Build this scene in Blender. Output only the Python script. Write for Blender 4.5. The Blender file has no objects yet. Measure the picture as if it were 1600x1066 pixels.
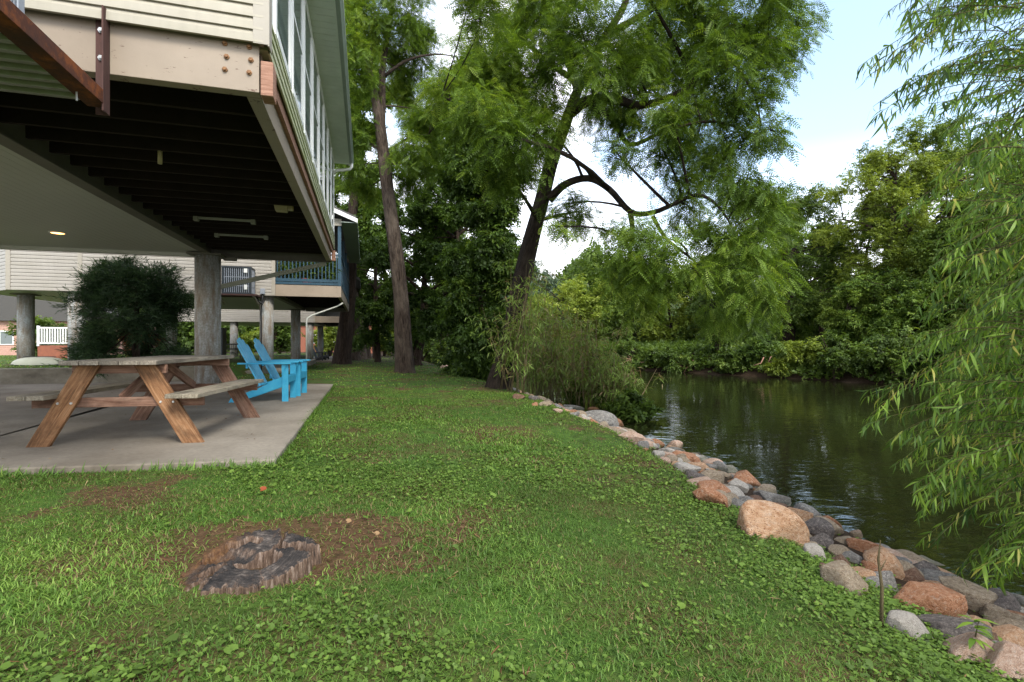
import bpy, math, random
import numpy as np
from mathutils import Matrix, Vector
random.seed(7); RNG = np.random.default_rng(7)
R = math.radians
scene = bpy.context.scene
COL = scene.collection
# ------------------------------------------------------------------ frame
CAMZ = 0.97; F = 790.0
TH = R(16.2); CT, ST = math.cos(TH), math.sin(TH)
OX, OY = -1.985, 3.97                     # near corner of the cabin
def PX(u, v, d): return np.array([(u-800)/F*d, d, CAMZ-(v-533)/F*d])
def W(r, s, z=0.0): return np.array([OX+r*CT-s*ST, OY+r*ST+s*CT, z])
def to_rs(x, y):
    dx, dy = x-OX, y-OY
    return dx*CT+dy*ST, -dx*ST+dy*CT
def sst(a, b, x):
    t = np.clip((x-a)/(b-a), 0, 1); return t*t*(3-2*t)
def vnoise(x, y, seed=0):
    """cheap smooth noise in -1..1 from sums of rotated sines"""
    out = 0; rg = np.random.default_rng(seed)
    for k in range(6):
        a = rg.uniform(0, 6.28); f = rg.uniform(.6, 1.8); p = rg.uniform(0, 6.28)
        out = out+np.sin((x*math.cos(a)+y*math.sin(a))*f+p+1.3*np.sin((x*math.sin(a)-y*math.cos(a))*f*.7+p*2))
    return out/3.2
# ------------------------------------------------------------------ materials
def nodes_of(name):
    m = bpy.data.materials.new(name); m.use_nodes = True
    nt = m.node_tree; nt.nodes.clear()
    return m, nt, nt.nodes.new('ShaderNodeOutputMaterial')
def N(nt, kind, **kw):
    n = nt.nodes.new(kind)
    for k, v in kw.items():
        if k in n.inputs: n.inputs[k].default_value = v
        else: setattr(n, k, v)
    return n
def L(nt, a, b): nt.links.new(a, b)
def ramp(nt, fac, stops, interp='LINEAR'):
    n = nt.nodes.new('ShaderNodeValToRGB'); cr = n.color_ramp; cr.interpolation = interp
    while len(cr.elements) < len(stops): cr.elements.new(.5)
    for e, (p, c) in zip(cr.elements, stops):
        e.position = p; e.color = (c[0], c[1], c[2], 1) if not isinstance(c, (int, float)) else (c, c, c, 1)
    L(nt, fac, n.inputs[0]); return n.outputs[0]
def coords(nt, kind, scale=(1, 1, 1)):
    if kind == 'gr':
        a = N(nt, 'ShaderNodeAttribute', attribute_name='gr'); src = a.outputs['Vector']
    else:
        t = nt.nodes.new('ShaderNodeTexCoord'); src = t.outputs[kind]
    mp = nt.nodes.new('ShaderNodeMapping'); mp.inputs['Scale'].default_value = scale
    L(nt, src, mp.inputs['Vector']); return mp.outputs[0]
def noise(nt, vec, scale, detail=5, rough=.6, dist=0):
    n = N(nt, 'ShaderNodeTexNoise', Scale=scale, Detail=detail, Roughness=rough, Distortion=dist)
    L(nt, vec, n.inputs['Vector']); return n.outputs[0]
def mixc(nt, fac, a, b, mode='MIX'):
    n = N(nt, 'ShaderNodeMix', data_type='RGBA', blend_type=mode)
    for sock, val in ((n.inputs[0], fac), (n.inputs[6], a), (n.inputs[7], b)):
        if isinstance(val, bpy.types.NodeSocket): L(nt, val, sock)
        elif isinstance(val, (int, float)): sock.default_value = val
        else: sock.default_value = (*val, 1)
    return n.outputs[2]
def bump(nt, h, strength, dist=.01):
    b = N(nt, 'ShaderNodeBump', Strength=strength, Distance=dist); L(nt, h, b.inputs['Height']); return b.outputs[0]
def pbr(name, color, rough=.6, nor=None, spec=.4, metal=0.0):
    m, nt, out = nodes_of(name)
    b = N(nt, 'ShaderNodeBsdfPrincipled'); b.inputs['Roughness'].default_value = rough if isinstance(rough, (int, float)) else .5
    b.inputs['Specular IOR Level'].default_value = spec; b.inputs['Metallic'].default_value = metal
    c = color(nt) if callable(color) else color
    if isinstance(c, bpy.types.NodeSocket): L(nt, c, b.inputs['Base Color'])
    else: b.inputs['Base Color'].default_value = (*c, 1)
    if callable(rough): L(nt, rough(nt), b.inputs['Roughness'])
    if nor: L(nt, nor(nt), b.inputs['Normal'])
    L(nt, b.outputs[0], out.inputs[0]); return m
def dirty(c, d, scale=3, amt=.5, kind='Object', sc=(1, 1, 1)):
    def f(nt):
        v = coords(nt, kind, sc)
        n1 = ramp(nt, noise(nt, v, scale, 7, .65), [(.35, 0), (.75, 1)])
        return mixc(nt, mixc(nt, amt, (0, 0, 0), n1), c, d)
    return f
def bmp(scale, st, dist=.01, kind='Object', sc=(1, 1, 1), detail=6):
    return lambda nt: bump(nt, noise(nt, coords(nt, kind, sc), scale, detail, .65), st, dist)
def wood(name, c1, c2, c3, rough=.75):
    def col(nt):
        v = coords(nt, 'gr', (1.2, 14, 14)); g = noise(nt, v, 2.2, 8, .7, 1.0)
        v2 = coords(nt, 'gr', (2.5, 60, 60)); g2 = noise(nt, v2, 2, 4, .6)
        c = ramp(nt, g, [(.3, c1), (.5, c2), (.68, c3)])
        st = ramp(nt, noise(nt, coords(nt, 'gr'), 3.0, 5, .7), [(.36, .55), (.55, 1)])
        c = mixc(nt, 1.0, c, st, 'MULTIPLY')
        return mixc(nt, .55, c, ramp(nt, g2, [(.3, .5), (.65, 1.1)]), 'MULTIPLY')
    return pbr(name, col, rough, lambda nt: bump(nt, noise(nt, coords(nt, 'gr', (2, 50, 50)), 2, 6, .7), .5, .006), .25)
def leafmat(name, stops, trans=.38, gloss=.022, grough=.5):
    m, nt, out = nodes_of(name)
    a = N(nt, 'ShaderNodeAttribute', attribute_name='tint')
    c = ramp(nt, a.outputs['Fac'], stops)
    d = N(nt, 'ShaderNodeBsdfDiffuse'); L(nt, c, d.inputs[0])
    t = N(nt, 'ShaderNodeBsdfTranslucent'); L(nt, mixc(nt, 1.0, c, (1.45, 1.35, .75), 'MULTIPLY'), t.inputs[0])
    g = N(nt, 'ShaderNodeBsdfGlossy', Roughness=grough); g.inputs[0].default_value = (.95, 1, .85, 1)
    m1 = N(nt, 'ShaderNodeMixShader'); m1.inputs[0].default_value = trans
    L(nt, d.outputs[0], m1.inputs[1]); L(nt, t.outputs[0], m1.inputs[2])
    m2 = N(nt, 'ShaderNodeMixShader'); m2.inputs[0].default_value = gloss
    L(nt, m1.outputs[0], m2.inputs[1]); L(nt, g.outputs[0], m2.inputs[2])
    L(nt, m2.outputs[0], out.inputs[0]); return m
def bark(name, dark, light, moss=None):
    def col(nt):
        v = coords(nt, 'gr', (1, 1, .13)); n = noise(nt, v, 17, 7, .72, .9)
        c = ramp(nt, n, [(.38, dark), (.52, tuple(.5*(a+b) for a, b in zip(dark, light))), (.64, light)])
        big = ramp(nt, noise(nt, coords(nt, 'gr', (1, 1, .5)), 2.2, 5, .65), [(.45, 0), (.7, 1)])
        if moss: c = mixc(nt, mixc(nt, .7, (0, 0, 0), big), c, moss)
        return c
    def nor(nt):
        v = coords(nt, 'gr', (1, 1, .14)); return bump(nt, noise(nt, v, 15, 7, .74, .9), 1.0, .09)
    return pbr(name, col, .9, nor, .15)

def vinyl(name, c, d, amt):
    def col(nt):
        base = dirty(c, d, 1.6, amt, 'Object', (.7, .7, 3))(nt)
        st = ramp(nt, noise(nt, coords(nt, 'Object', (9, 9, .5)), 2.5, 4, .6), [(.3, .93), (.6, 1)])
        return mixc(nt, 1.0, base, st, 'MULTIPLY')
    return pbr(name, col, .45, bmp(9, .12, .004, 'Object', (.4, .4, 12)), .3)
M = {}
M['siding'] = vinyl('vinyl_siding', (.385, .355, .29), (.30, .275, .21), .7)
M['siding_mossy'] = vinyl('mildewed_siding', (.50, .50, .36), (.26, .30, .10), .95)
M['siding_pale'] = vinyl('pale_siding', (.35, .325, .295), (.27, .25, .20), .7)
M['trim'] = pbr('cream_trim', dirty((.35, .32, .27), (.25, .225, .18), 3, .6), .5, bmp(30, .1))
M['steel'] = pbr('cream_painted_steel', lambda nt: mixc(nt, ramp(nt, noise(nt, coords(nt, 'Object', (1, 1, 3)), 9, 8, .75), [(.605, 0), (.635, 1)]),
        dirty((.32, .26, .20), (.23, .185, .14), 1.3, .8)(nt), (.10, .05, .03)), .45, bmp(14, .12), .35)
M['steel_dark'] = pbr('shaded_cream_steel', dirty((.16, .15, .12), (.09, .08, .06), 2, .7), .55, bmp(14, .15), .3)  # cream paint of the middle beam with its shade put into the colour
M['steel_grey'] = pbr('sage_painted_steel', dirty((.30, .31, .25), (.19, .19, .14), 2, .7), .5, bmp(14, .15), .3)
M['rust'] = pbr('rusted_steel', lambda nt: ramp(nt, noise(nt, coords(nt, 'Object', (1, 1, 1)), 5, 8, .7), [(.32, (.05, .028, .025)), (.5, (.09, .035, .022)), (.62, (.20, .062, .02)), (.75, (.30, .10, .03))]), .85, bmp(40, .5, .006), .2)
M['rust_dark'] = pbr('dark_rusted_steel', lambda nt: ramp(nt, noise(nt, coords(nt, 'Object', (6, 6, 1)), 6, 8, .7), [(.3, (.055, .032, .03)), (.7, (.10, .05, .042))]), .8, bmp(40, .4, .005), .2)
M['boltm'] = pbr('rusty_bolt', dirty((.30, .15, .06), (.12, .06, .03), 60, 1), .7, bmp(90, .4, .003))
M['zinc'] = pbr('zinc_bolt', (.62, .63, .62), .35, None, .5, .6)
M['galv'] = pbr('galvanised_deck', dirty((.30, .31, .28), (.17, .16, .12), 6, .8), .45, bmp(20, .1), .4, .5)
M['ceil'] = pbr('white_vinyl_ceiling', dirty((.52, .52, .47), (.45, .45, .40), 1.2, .5), .5, bmp(5, .06), .3)
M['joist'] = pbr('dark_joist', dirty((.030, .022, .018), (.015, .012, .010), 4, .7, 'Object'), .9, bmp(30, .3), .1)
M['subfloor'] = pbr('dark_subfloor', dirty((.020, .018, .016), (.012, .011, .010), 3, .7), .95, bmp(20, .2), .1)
M['white'] = pbr('white_paint', dirty((.80, .81, .79), (.60, .62, .58), 5, .5), .4, bmp(40, .06), .4)
M['greenwhite'] = pbr('grey_green_soffit', dirty((.76, .82, .75), (.56, .62, .54), 2.5, .7), .5, bmp(25, .08), .3)
M['gutter'] = pbr('grey_green_gutter', dirty((.33, .39, .35), (.22, .27, .23), 3, .6), .4, bmp(12, .05), .4)
M['glass'] = pbr('window_glass', (.10, .13, .13), .04, bmp(1.2, .02), .9)
M['roof'] = pbr('shingle_roof', dirty((.09, .085, .08), (.05, .05, .048), 20, .8), .9, bmp(60, .6))
M['woodpink'] = pbr('weathered_rim_wood', lambda nt: ramp(nt, noise(nt, coords(nt, 'Object', (2, 30, 30)), 2, 6, .7), [(.3, (.17, .075, .045)), (.7, (.42, .24, .17))]), .8, bmp(30, .3))
M['concrete'] = pbr('patio_concrete', lambda nt: mixc(nt, .5, mixc(nt, ramp(nt, noise(nt, coords(nt, 'Object'), .55, 6, .6), [(.35, 0), (.62, 1)]), (.115, .095, .072), (.245, .215, .175)),
        ramp(nt, noise(nt, coords(nt, 'Object'), 22, 8, .75), [(.3, .5), (.62, 1.08)]), 'MULTIPLY'), .85, bmp(45, .35, .006), .25)
M['concrete_old'] = pbr('old_concrete', lambda nt: ramp(nt, noise(nt, coords(nt, 'Object', (1, 1, 1.5)), 2.2, 8, .7), [(.3, (.13, .115, .09)), (.52, (.21, .19, .15)), (.7, (.28, .26, .21))]), .9, bmp(30, .4, .01), .2)
M['column'] = pbr('mottled_concrete', lambda nt: mixc(nt, ramp(nt, noise(nt, coords(nt, 'Object', (3, 3, .6)), 3.5, 6, .7), [(.4, 0), (.66, 1)]),
        mixc(nt, ramp(nt, noise(nt, coords(nt, 'Object'), 24, 6, .7), [(.38, 0), (.62, 1)]), (.27, .275, .26), (.44, .46, .46)), (.22, .17, .12)), .9, bmp(26, .5, .02), .2)
M['weathered'] = wood('weathered_grey_wood', (.12, .10, .08), (.24, .205, .16), (.36, .32, .26))
M['benchwood'] = wood('weathered_bench_wood', (.13, .11, .08), (.25, .215, .16), (.35, .315, .245))
M['stained'] = wood('stained_brown_wood', (.10, .042, .016), (.26, .128, .058), (.40, .235, .125), .65)
M['redwood'] = wood('reddish_brown_wood', (.11, .05, .03), (.22, .12, .08), (.33, .21, .15), .7)
M['blue'] = pbr('turquoise_blue_paint', dirty((.024, .25, .42), (.05, .33, .48), 7, 1), .42, bmp(30, .08), .4)
M['bluelight'] = pbr('faded_blue_paint', dirty((.04, .30, .48), (.20, .45, .60), 9, .9), .38, bmp(30, .08), .45)
M['bluerail'] = pbr('slate_blue_paint', dirty((.022, .065, .10), (.018, .045, .07), 6, .6), .5, bmp(30, .08), .4)
M['black'] = pbr('black_metal', (.018, .018, .020), .45, bmp(30, .1), .4)
M['acgrey'] = pbr('grey_sheet_metal', dirty((.30, .33, .38), (.22, .24, .28), 8, .6), .4, bmp(30, .05), .4)
M['acdark'] = pbr('dark_grey_sheet_metal', dirty((.035, .045, .055), (.02, .025, .03), 8, .6), .45, bmp(30, .05), .4)
M['pipe'] = pbr('grey_white_pipe', dirty((.45, .46, .42), (.32, .33, .30), 6, .6), .5, bmp(30, .05))
M['yellowed'] = pbr('yellowed_plastic', dirty((.42, .36, .20), (.28, .24, .13), 8, .6), .45, bmp(30, .05))
M['brick'] = pbr('red_brown_boards', dirty((.26, .09, .05), (.16, .06, .04), 6, .7), .8, bmp(20, .3))
M['pinkwall'] = pbr('pink_brick', dirty((.48, .30, .24), (.34, .18, .13), 12, .8), .85, bmp(30, .3))
M['redm'] = pbr('red_glaze', (.32, .03, .025), .4, bmp(20, .1))
M['bark'] = bark('walnut_bark', (.016, .011, .008), (.105, .078, .060), (.15, .12, .095))
M['bark_lean'] = bark('leaning_walnut_bark', (.010, .007, .006), (.060, .043, .034), (.09, .07, .052))
M['bark_dark'] = bark('dark_bark', (.018, .012, .009), (.075, .052, .038))
M['bark_pale'] = bark('pale_bark', (.07, .055, .042), (.20, .165, .13))
M['culm'] = bark('dry_cane', (.16, .12, .055), (.36, .30, .17))
M['twig_willow'] = bark('willow_twig', (.10, .10, .035), (.24, .22, .09))
M['lf_walnut'] = leafmat('walnut_leaf', [(0, (.026, .052, .007)), (.4, (.070, .128, .013)), (.7, (.125, .21, .022)), (1, (.23, .32, .045))])
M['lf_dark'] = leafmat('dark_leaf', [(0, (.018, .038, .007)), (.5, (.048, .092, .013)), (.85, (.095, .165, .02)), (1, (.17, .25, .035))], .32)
M['lf_mid'] = leafmat('mid_leaf', [(0, (.024, .044, .007)), (.5, (.060, .105, .015)), (.85, (.11, .175, .026)), (1, (.17, .235, .04))])
M['lf_yellow'] = leafmat('yellow_green_leaf', [(0, (.07, .10, .014)), (.5, (.165, .225, .028)), (.85, (.25, .315, .042)), (1, (.33, .38, .07))], .42)
M['lf_cedar'] = leafmat('cedar_spray', [(0, (.014, .030, .015)), (.5, (.034, .068, .030)), (1, (.075, .13, .05))], .25)
M['lf_willow'] = leafmat('willow_leaf', [(0, (.020, .050, .010)), (.4, (.070, .140, .018)), (.75, (.14, .24, .028)), (.94, (.22, .33, .05)), (1, (.32, .31, .07))], .42, .02)
M['lf_cane'] = leafmat('cane_leaf', [(0, (.20, .13, .065)), (.2, (.22, .18, .085)), (.36, (.15, .19, .05)), (.7, (.17, .26, .055)), (1, (.22, .32, .07))], .4)
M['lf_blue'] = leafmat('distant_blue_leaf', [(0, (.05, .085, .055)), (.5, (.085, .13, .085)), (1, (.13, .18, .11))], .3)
M['lf_red'] = leafmat('red_leaf', [(0, (.16, .03, .015)), (1, (.34, .09, .04))], .3)
M['grass'] = leafmat('grass_blade', [(0, (.20, .15, .07)), (.08, (.040, .080, .014)), (.5, (.086, .168, .028)), (.85, (.145, .252, .042)), (1, (.24, .35, .075))], .35, .015)
M['clover'] = leafmat('ground_ivy_leaf', [(0, (.035, .062, .012)), (.5, (.090, .155, .026)), (.85, (.145, .23, .038)), (1, (.21, .31, .06))], .28, .02, .5)
M['litter'] = leafmat('dry_litter', [(0, (.07, .03, .015)), (.6, (.18, .09, .04)), (1, (.34, .24, .13))], .15, .02)
# ------------------------------------------------------------------ mesh building
class MB:
    def __init__(s): s.v = []; s.f = []; s.g = []; s.n = 0
    def add(s, v, f, g=None):
        v = np.asarray(v, float); s.v.append(v)
        s.g.append(np.asarray(g, float) if g is not None else v)
        for q in f: s.f.append([i+s.n for i in q])
        s.n += len(v); return s
    def box(s, c, size, rot=None, taper=None):
        """box with centre c; rot 3x3 (columns = axes). gr runs along the longest side"""
        h = np.array(size)/2
        sg = np.array([[-1,-1,-1],[1,-1,-1],[1,1,-1],[-1,1,-1],[-1,-1,1],[1,-1,1],[1,1,1],[-1,1,1]], float)
        v = sg*h
        if taper: v[4:, :2] *= taper
        g = v.copy(); k = int(np.argmax(size)); g = np.roll(g, -k, axis=1)+np.array([random.uniform(0, 40), random.uniform(0, 4), random.uniform(0, 4)])
        if rot is not None: v = v@np.asarray(rot).T
        return s.add(v+np.array(c), [(0,3,2,1),(4,5,6,7),(0,1,5,4),(1,2,6,5),(2,3,7,6),(3,0,4,7)], g)
    def bar(s, a, b, w, h, up=(0, 0, 1)):
        a = np.array(a, float); b = np.array(b, float); x = b-a; ln = np.linalg.norm(x); x /= ln
        y = np.cross(up, x)
        if np.linalg.norm(y) < 1e-4: y = np.cross((0, 1, 0), x)
        y /= np.linalg.norm(y); z = np.cross(x, y)
        return s.box((a+b)/2, (ln, w, h), np.stack([x, y, z], 1))
    def prism(s, poly, z0, z1):
        n = len(poly); p = np.array(poly, float)
        v = np.concatenate([np.c_[p, np.full(n, z0)], np.c_[p, np.full(n, z1)]])
        f = [tuple(range(n))[::-1], tuple(range(n, 2*n))]+[(i, (i+1) % n, n+(i+1) % n, n+i) for i in range(n)]
        return s.add(v, f)
    def extr(s, prof, a, b, y, z):
        """profile points (p,q) along axes y,z swept from a to b"""
        a = np.array(a, float); b = np.array(b, float); y = np.array(y, float); z = np.array(z, float); n = len(prof)
        o = np.array([p*y+q*z for p, q in prof])
        v = np.concatenate([o+a, o+b]); ln = np.linalg.norm(b-a)
        g = np.concatenate([np.c_[np.zeros(n), prof], np.c_[np.full(n, ln), prof]])+random.uniform(0, 30)
        return s.add(v, [tuple(range(n))[::-1], tuple(range(n, 2*n))]+[(i, (i+1) % n, n+(i+1) % n, n+i) for i in range(n)], g)
    def tube(s, pts, rad, n=10, lump=0.0, cap=True, seed=0):
        P = np.asarray(pts, float); rad = np.broadcast_to(np.asarray(rad, float), (len(P),))
        T = np.gradient(P, axis=0); T /= np.linalg.norm(T, axis=1)[:, None]+1e-9
        up = np.array([0, 0, 1.]) if abs(T[0, 2]) < .9 else np.array([1., 0, 0])
        x = np.cross(up, T[0]); x /= np.linalg.norm(x); ang = np.linspace(0, 2*np.pi, n, endpoint=False)
        V = []; G = []; ln = random.uniform(0, 20); rg = np.random.default_rng(seed); ph = rg.uniform(0, 6.28, 4)
        for i in range(len(P)):
            if i: ln += np.linalg.norm(P[i]-P[i-1])
            x = x-T[i]*(x@T[i]); x /= np.linalg.norm(x); y = np.cross(T[i], x)
            rr = rad[i]*(1+lump*(np.sin(3*ang+ph[0]+ln*.8)+.7*np.sin(5*ang+ph[1]-ln*1.3)+.5*np.sin(2*ang+ph[2]+ln*2)))
            ring = np.outer(np.cos(ang)*rr, x)+np.outer(np.sin(ang)*rr, y)
            V.append(P[i]+ring); G.append(np.c_[np.cos(ang)*max(rad[i], .05), np.sin(ang)*max(rad[i], .05), np.full(n, ln)])
        f = [(i*n+k, i*n+(k+1) % n, (i+1)*n+(k+1) % n, (i+1)*n+k) for i in range(len(P)-1) for k in range(n)]
        if cap: f += [tuple(range(n))[::-1], tuple(range((len(P)-1)*n, len(P)*n))]
        return s.add(np.concatenate(V), f, np.concatenate(G))
    def cyl(s, c, r, h, n=24, r2=None): return s.tube([np.array(c, float), np.array(c, float)+np.array([0, 0, h])], [r, r2 or r], n)
    def build(s, name, mat, parent=None, smooth=False, bevel=0, origin=None):
        me = bpy.data.meshes.new(name); v = np.concatenate(s.v)
        if origin is not None: v = v-np.array(origin)
        me.from_pydata(v.tolist(), [], s.f)
        at = me.attributes.new('gr', 'FLOAT_VECTOR', 'POINT'); at.data.foreach_set('vector', np.concatenate(s.g).astype(np.float32).ravel())
        return finish(name, me, mat, parent, smooth, bevel)
def finish(name, me, mat, parent=None, smooth=False, bevel=0):
    me.materials.append(mat); me.update()
    if smooth: me.polygons.foreach_set('use_smooth', np.ones(len(me.polygons), bool))
    o = bpy.data.objects.new(name, me); COL.objects.link(o); o.parent = parent
    if bevel:
        b = o.modifiers.new('edge', 'BEVEL'); b.width = bevel; b.segments = 2; b.limit_method = 'ANGLE'
    return o
def tag(o, label=None, cat=None, group=None, kind=None):
    for k, v in (('label', label), ('category', cat), ('group', group), ('kind', kind)):
        if v: o[k] = v
    return o
def thing(name, label, cat, loc=(0, 0, 0), rz=0, group=None):
    o = bpy.data.objects.new(name, None); COL.objects.link(o); o.location = loc; o.rotation_euler = (0, 0, rz); o.empty_display_size = .1
    return tag(o, label, cat, group)
def copy_tree(o, parent=None):
    c = o.copy(); COL.objects.link(c)
    if parent: c.parent = parent
    for ch in list(o.children): copy_tree(ch, c)
    return c
def quadmesh(name, V, Q, mat, parent=None, tint=None, gr=None, smooth=False):
    me = bpy.data.meshes.new(name); nv, nq = len(V), len(Q)
    me.vertices.add(nv); me.vertices.foreach_set('co', np.ascontiguousarray(V, np.float32).ravel())
    me.loops.add(nq*4); me.loops.foreach_set('vertex_index', np.ascontiguousarray(Q, np.int32).ravel())
    me.polygons.add(nq); me.polygons.foreach_set('loop_start', np.arange(0, nq*4, 4, dtype=np.int32))
    me.polygons.foreach_set('loop_total', np.full(nq, 4, np.int32))
    if tint is not None:
        a = me.attributes.new('tint', 'FLOAT', 'POINT'); a.data.foreach_set('value', np.ascontiguousarray(tint, np.float32))
    if gr is not None:
        a = me.attributes.new('gr', 'FLOAT_VECTOR', 'POINT'); a.data.foreach_set('vector', np.ascontiguousarray(gr, np.float32).ravel())
    me.validate(); 
    return finish(name, me, mat, parent, smooth)
def nrm(a): return a/(np.linalg.norm(a, axis=-1, keepdims=True)+1e-9)
def instance(tmpl, pos, direc, up, scale, tint):
    """template (verts, quads) with y = axis, z = normal, placed at every pos"""
    tv, tq = tmpl; n = len(pos); k = len(tv)
    y = nrm(direc); x = nrm(np.cross(y, up)); z = np.cross(x, y)
    Rm = np.stack([x, y, z], 2)                        # n,3,3
    V = np.einsum('nij,kj->nki', Rm, tv)*np.asarray(scale).reshape(-1, 1, 1)+pos[:, None, :]
    Q = tq[None]+(np.arange(n)*k)[:, None, None]
    return V.reshape(-1, 3), Q.reshape(-1, 4), np.repeat(tint, k)
def bez(P0, P1, P2, t):
    t = np.asarray(t)[..., None]; return (1-t)**2*P0+2*t*(1-t)*P1+t*t*P2
def twig_tubes(P0, P1, P2, r0, r1, seg=4, sides=4):
    n = len(P0); ts = np.linspace(0, 1, seg+1)
    C = np.stack([bez(P0, P1, P2, np.full(n, t)) for t in ts], 1)           # n,seg+1,3
    T = np.stack([nrm((1-t)*(P1-P0)+t*(P2-P1)) for t in ts], 1)
    up = np.where(np.abs(T[:, :1, 2:3]) > .85, np.array([1., 0, 0]), np.array([0, 0, 1.]))
    x = nrm(np.cross(np.broadcast_to(up, T.shape), T)); y = np.cross(T, x)
    rad = r0[:, None]*(1-ts)+r1[:, None]*ts
    a = np.linspace(0, 2*np.pi, sides, endpoint=False)
    V = C[:, :, None, :]+rad[:, :, None, None]*(np.cos(a)[:, None]*x[:, :, None, :]+np.sin(a)[:, None]*y[:, :, None, :])
    ln = np.cumsum(np.r_[0, np.full(seg, .3)])
    G = np.stack(np.broadcast_arrays(np.cos(a)[None, None]*.05, np.sin(a)[None, None]*.05, ln[None, :, None]+np.arange(n)[:, None, None]*.7), -1)
    q = np.array([(i*sides+k, i*sides+(k+1) % sides, (i+1)*sides+(k+1) % sides, (i+1)*sides+k) for i in range(seg) for k in range(sides)])
    Q = q[None]+(np.arange(n)*(seg+1)*sides)[:, None, None]
    return V.reshape(-1, 3), Q.reshape(-1, 4), G.reshape(-1, 3)
# leaf templates ------------------------------------------------
def rh(base, d, length, width, nz, bend=0.0):
    d = np.array(d, float); d /= np.linalg.norm(d); s = np.cross(d, np.array(nz, float)); s /= np.linalg.norm(s); b = np.array(base, float)
    return [b, b+d*length*.45+s*width/2+np.array([0, 0, bend*.3]), b+d*length+np.array([0, 0, bend]), b+d*length*.45-s*width/2+np.array([0, 0, bend*.3])]
def t_compound(pairs=7, ln=.40):
    V = []
    for i in range(pairs):
        y = .06+(ln-.08)*i/(pairs-1); k = 1-.55*abs(i/(pairs-1)-.45); sag = -.10*(y/ln)**2
        for s in (-1, 1):
            V += rh((0, y, sag), (s*.9, .42, -.18), .105*k, .034*k, (0, 0, 1), -.012)
    V += rh((0, ln-.02, -.10), (0, 1, -.5), .08, .03, (0, 0, 1))
    V += [np.array([-.002, 0, 0]), np.array([.002, 0, 0]), np.array([.002, ln, -.10]), np.array([-.002, ln, -.10])]
    V = np.array(V); return V, np.arange(len(V)).reshape(-1, 4)
def t_spray(n=7, ln=.16, leaf=.085, wid=.05, seed=1):
    rg = np.random.default_rng(seed); V = []
    for i in range(n):
        y = ln*i/n; s = -1 if i % 2 else 1
        V += rh((0, y, 0), (s*rg.uniform(.5, 1), rg.uniform(.2, .8), rg.uniform(-.6, .3)), leaf*rg.uniform(.7, 1.15), wid*rg.uniform(.8, 1.1), (rg.normal(0, .35), rg.normal(0, .3), 1), -.012)
    V += rh((0, ln, 0), (0, 1, -.3), leaf, wid, (.2, 0, 1))
    V = np.array(V); return V, np.arange(len(V)).reshape(-1, 4)
def t_needle(n=9, ln=.2, leaf=.09, wid=.012, seed=2):
    rg = np.random.default_rng(seed); V = []
    for i in range(n):
        a = rg.uniform(0, 6.28); V += rh((0, ln*i/n, 0), (math.cos(a)*.6, 1, math.sin(a)*.5), leaf, wid, (rg.normal(), .1, 1))
    V = np.array(V); return V, np.arange(len(V)).reshape(-1, 4)
def t_blade(segs=3, bend=.35):
    V = []; 
    for i in range(segs+1):
        t = i/segs; w = .5*(1-t**1.5)+.04; V += [[-w, t*(1-.25*bend*t), -bend*t*t], [w, t*(1-.25*bend*t), -bend*t*t]]
    Q = [[2*i, 2*i+1, 2*i+3, 2*i+2] for i in range(segs)]
    return np.array(V), np.array(Q)
def t_willow():
    V = []; n = 4; prof = [.18, .85, 1.0, .6, .06]
    for i in range(n+1):
        t = i/n; w = prof[i]*.5; V += [[-w, t, -.28*t*t+.10*w], [w, t, -.28*t*t+.10*w]]
    V = np.array(V); V[:, 0] *= .112
    return V, np.array([[2*i, 2*i+1, 2*i+3, 2*i+2] for i in range(n)])
def t_round():
    # scalloped kidney leaf: fan of quads round a dipped centre
    n = 8; V = [[0, .42, -.06]]
    for i in range(n):
        a = 2*math.pi*i/n-math.pi/2; r = .5*(1.0 if i else .35)
        V.append([math.cos(a)*r*1.08, .42+math.sin(a)*r, .05*math.cos(2*a)])
    Q = [[0, 1+i, 1+(i+1) % n, 1+(i+2) % n] for i in range(0, n, 2)]
    return np.array(V), np.array(Q)
T_COMP = t_compound(); T_SPRAY = t_spray(); T_BIG = t_spray(6, .2, .13, .085, 5); T_FAR = t_spray(6, .32, .22, .14, 6); T_NEED = t_needle()
T_BLADE = t_blade(); T_BLADE2 = t_blade(2, .5); T_WIL = t_willow(); T_ROUND = t_round()
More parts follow.
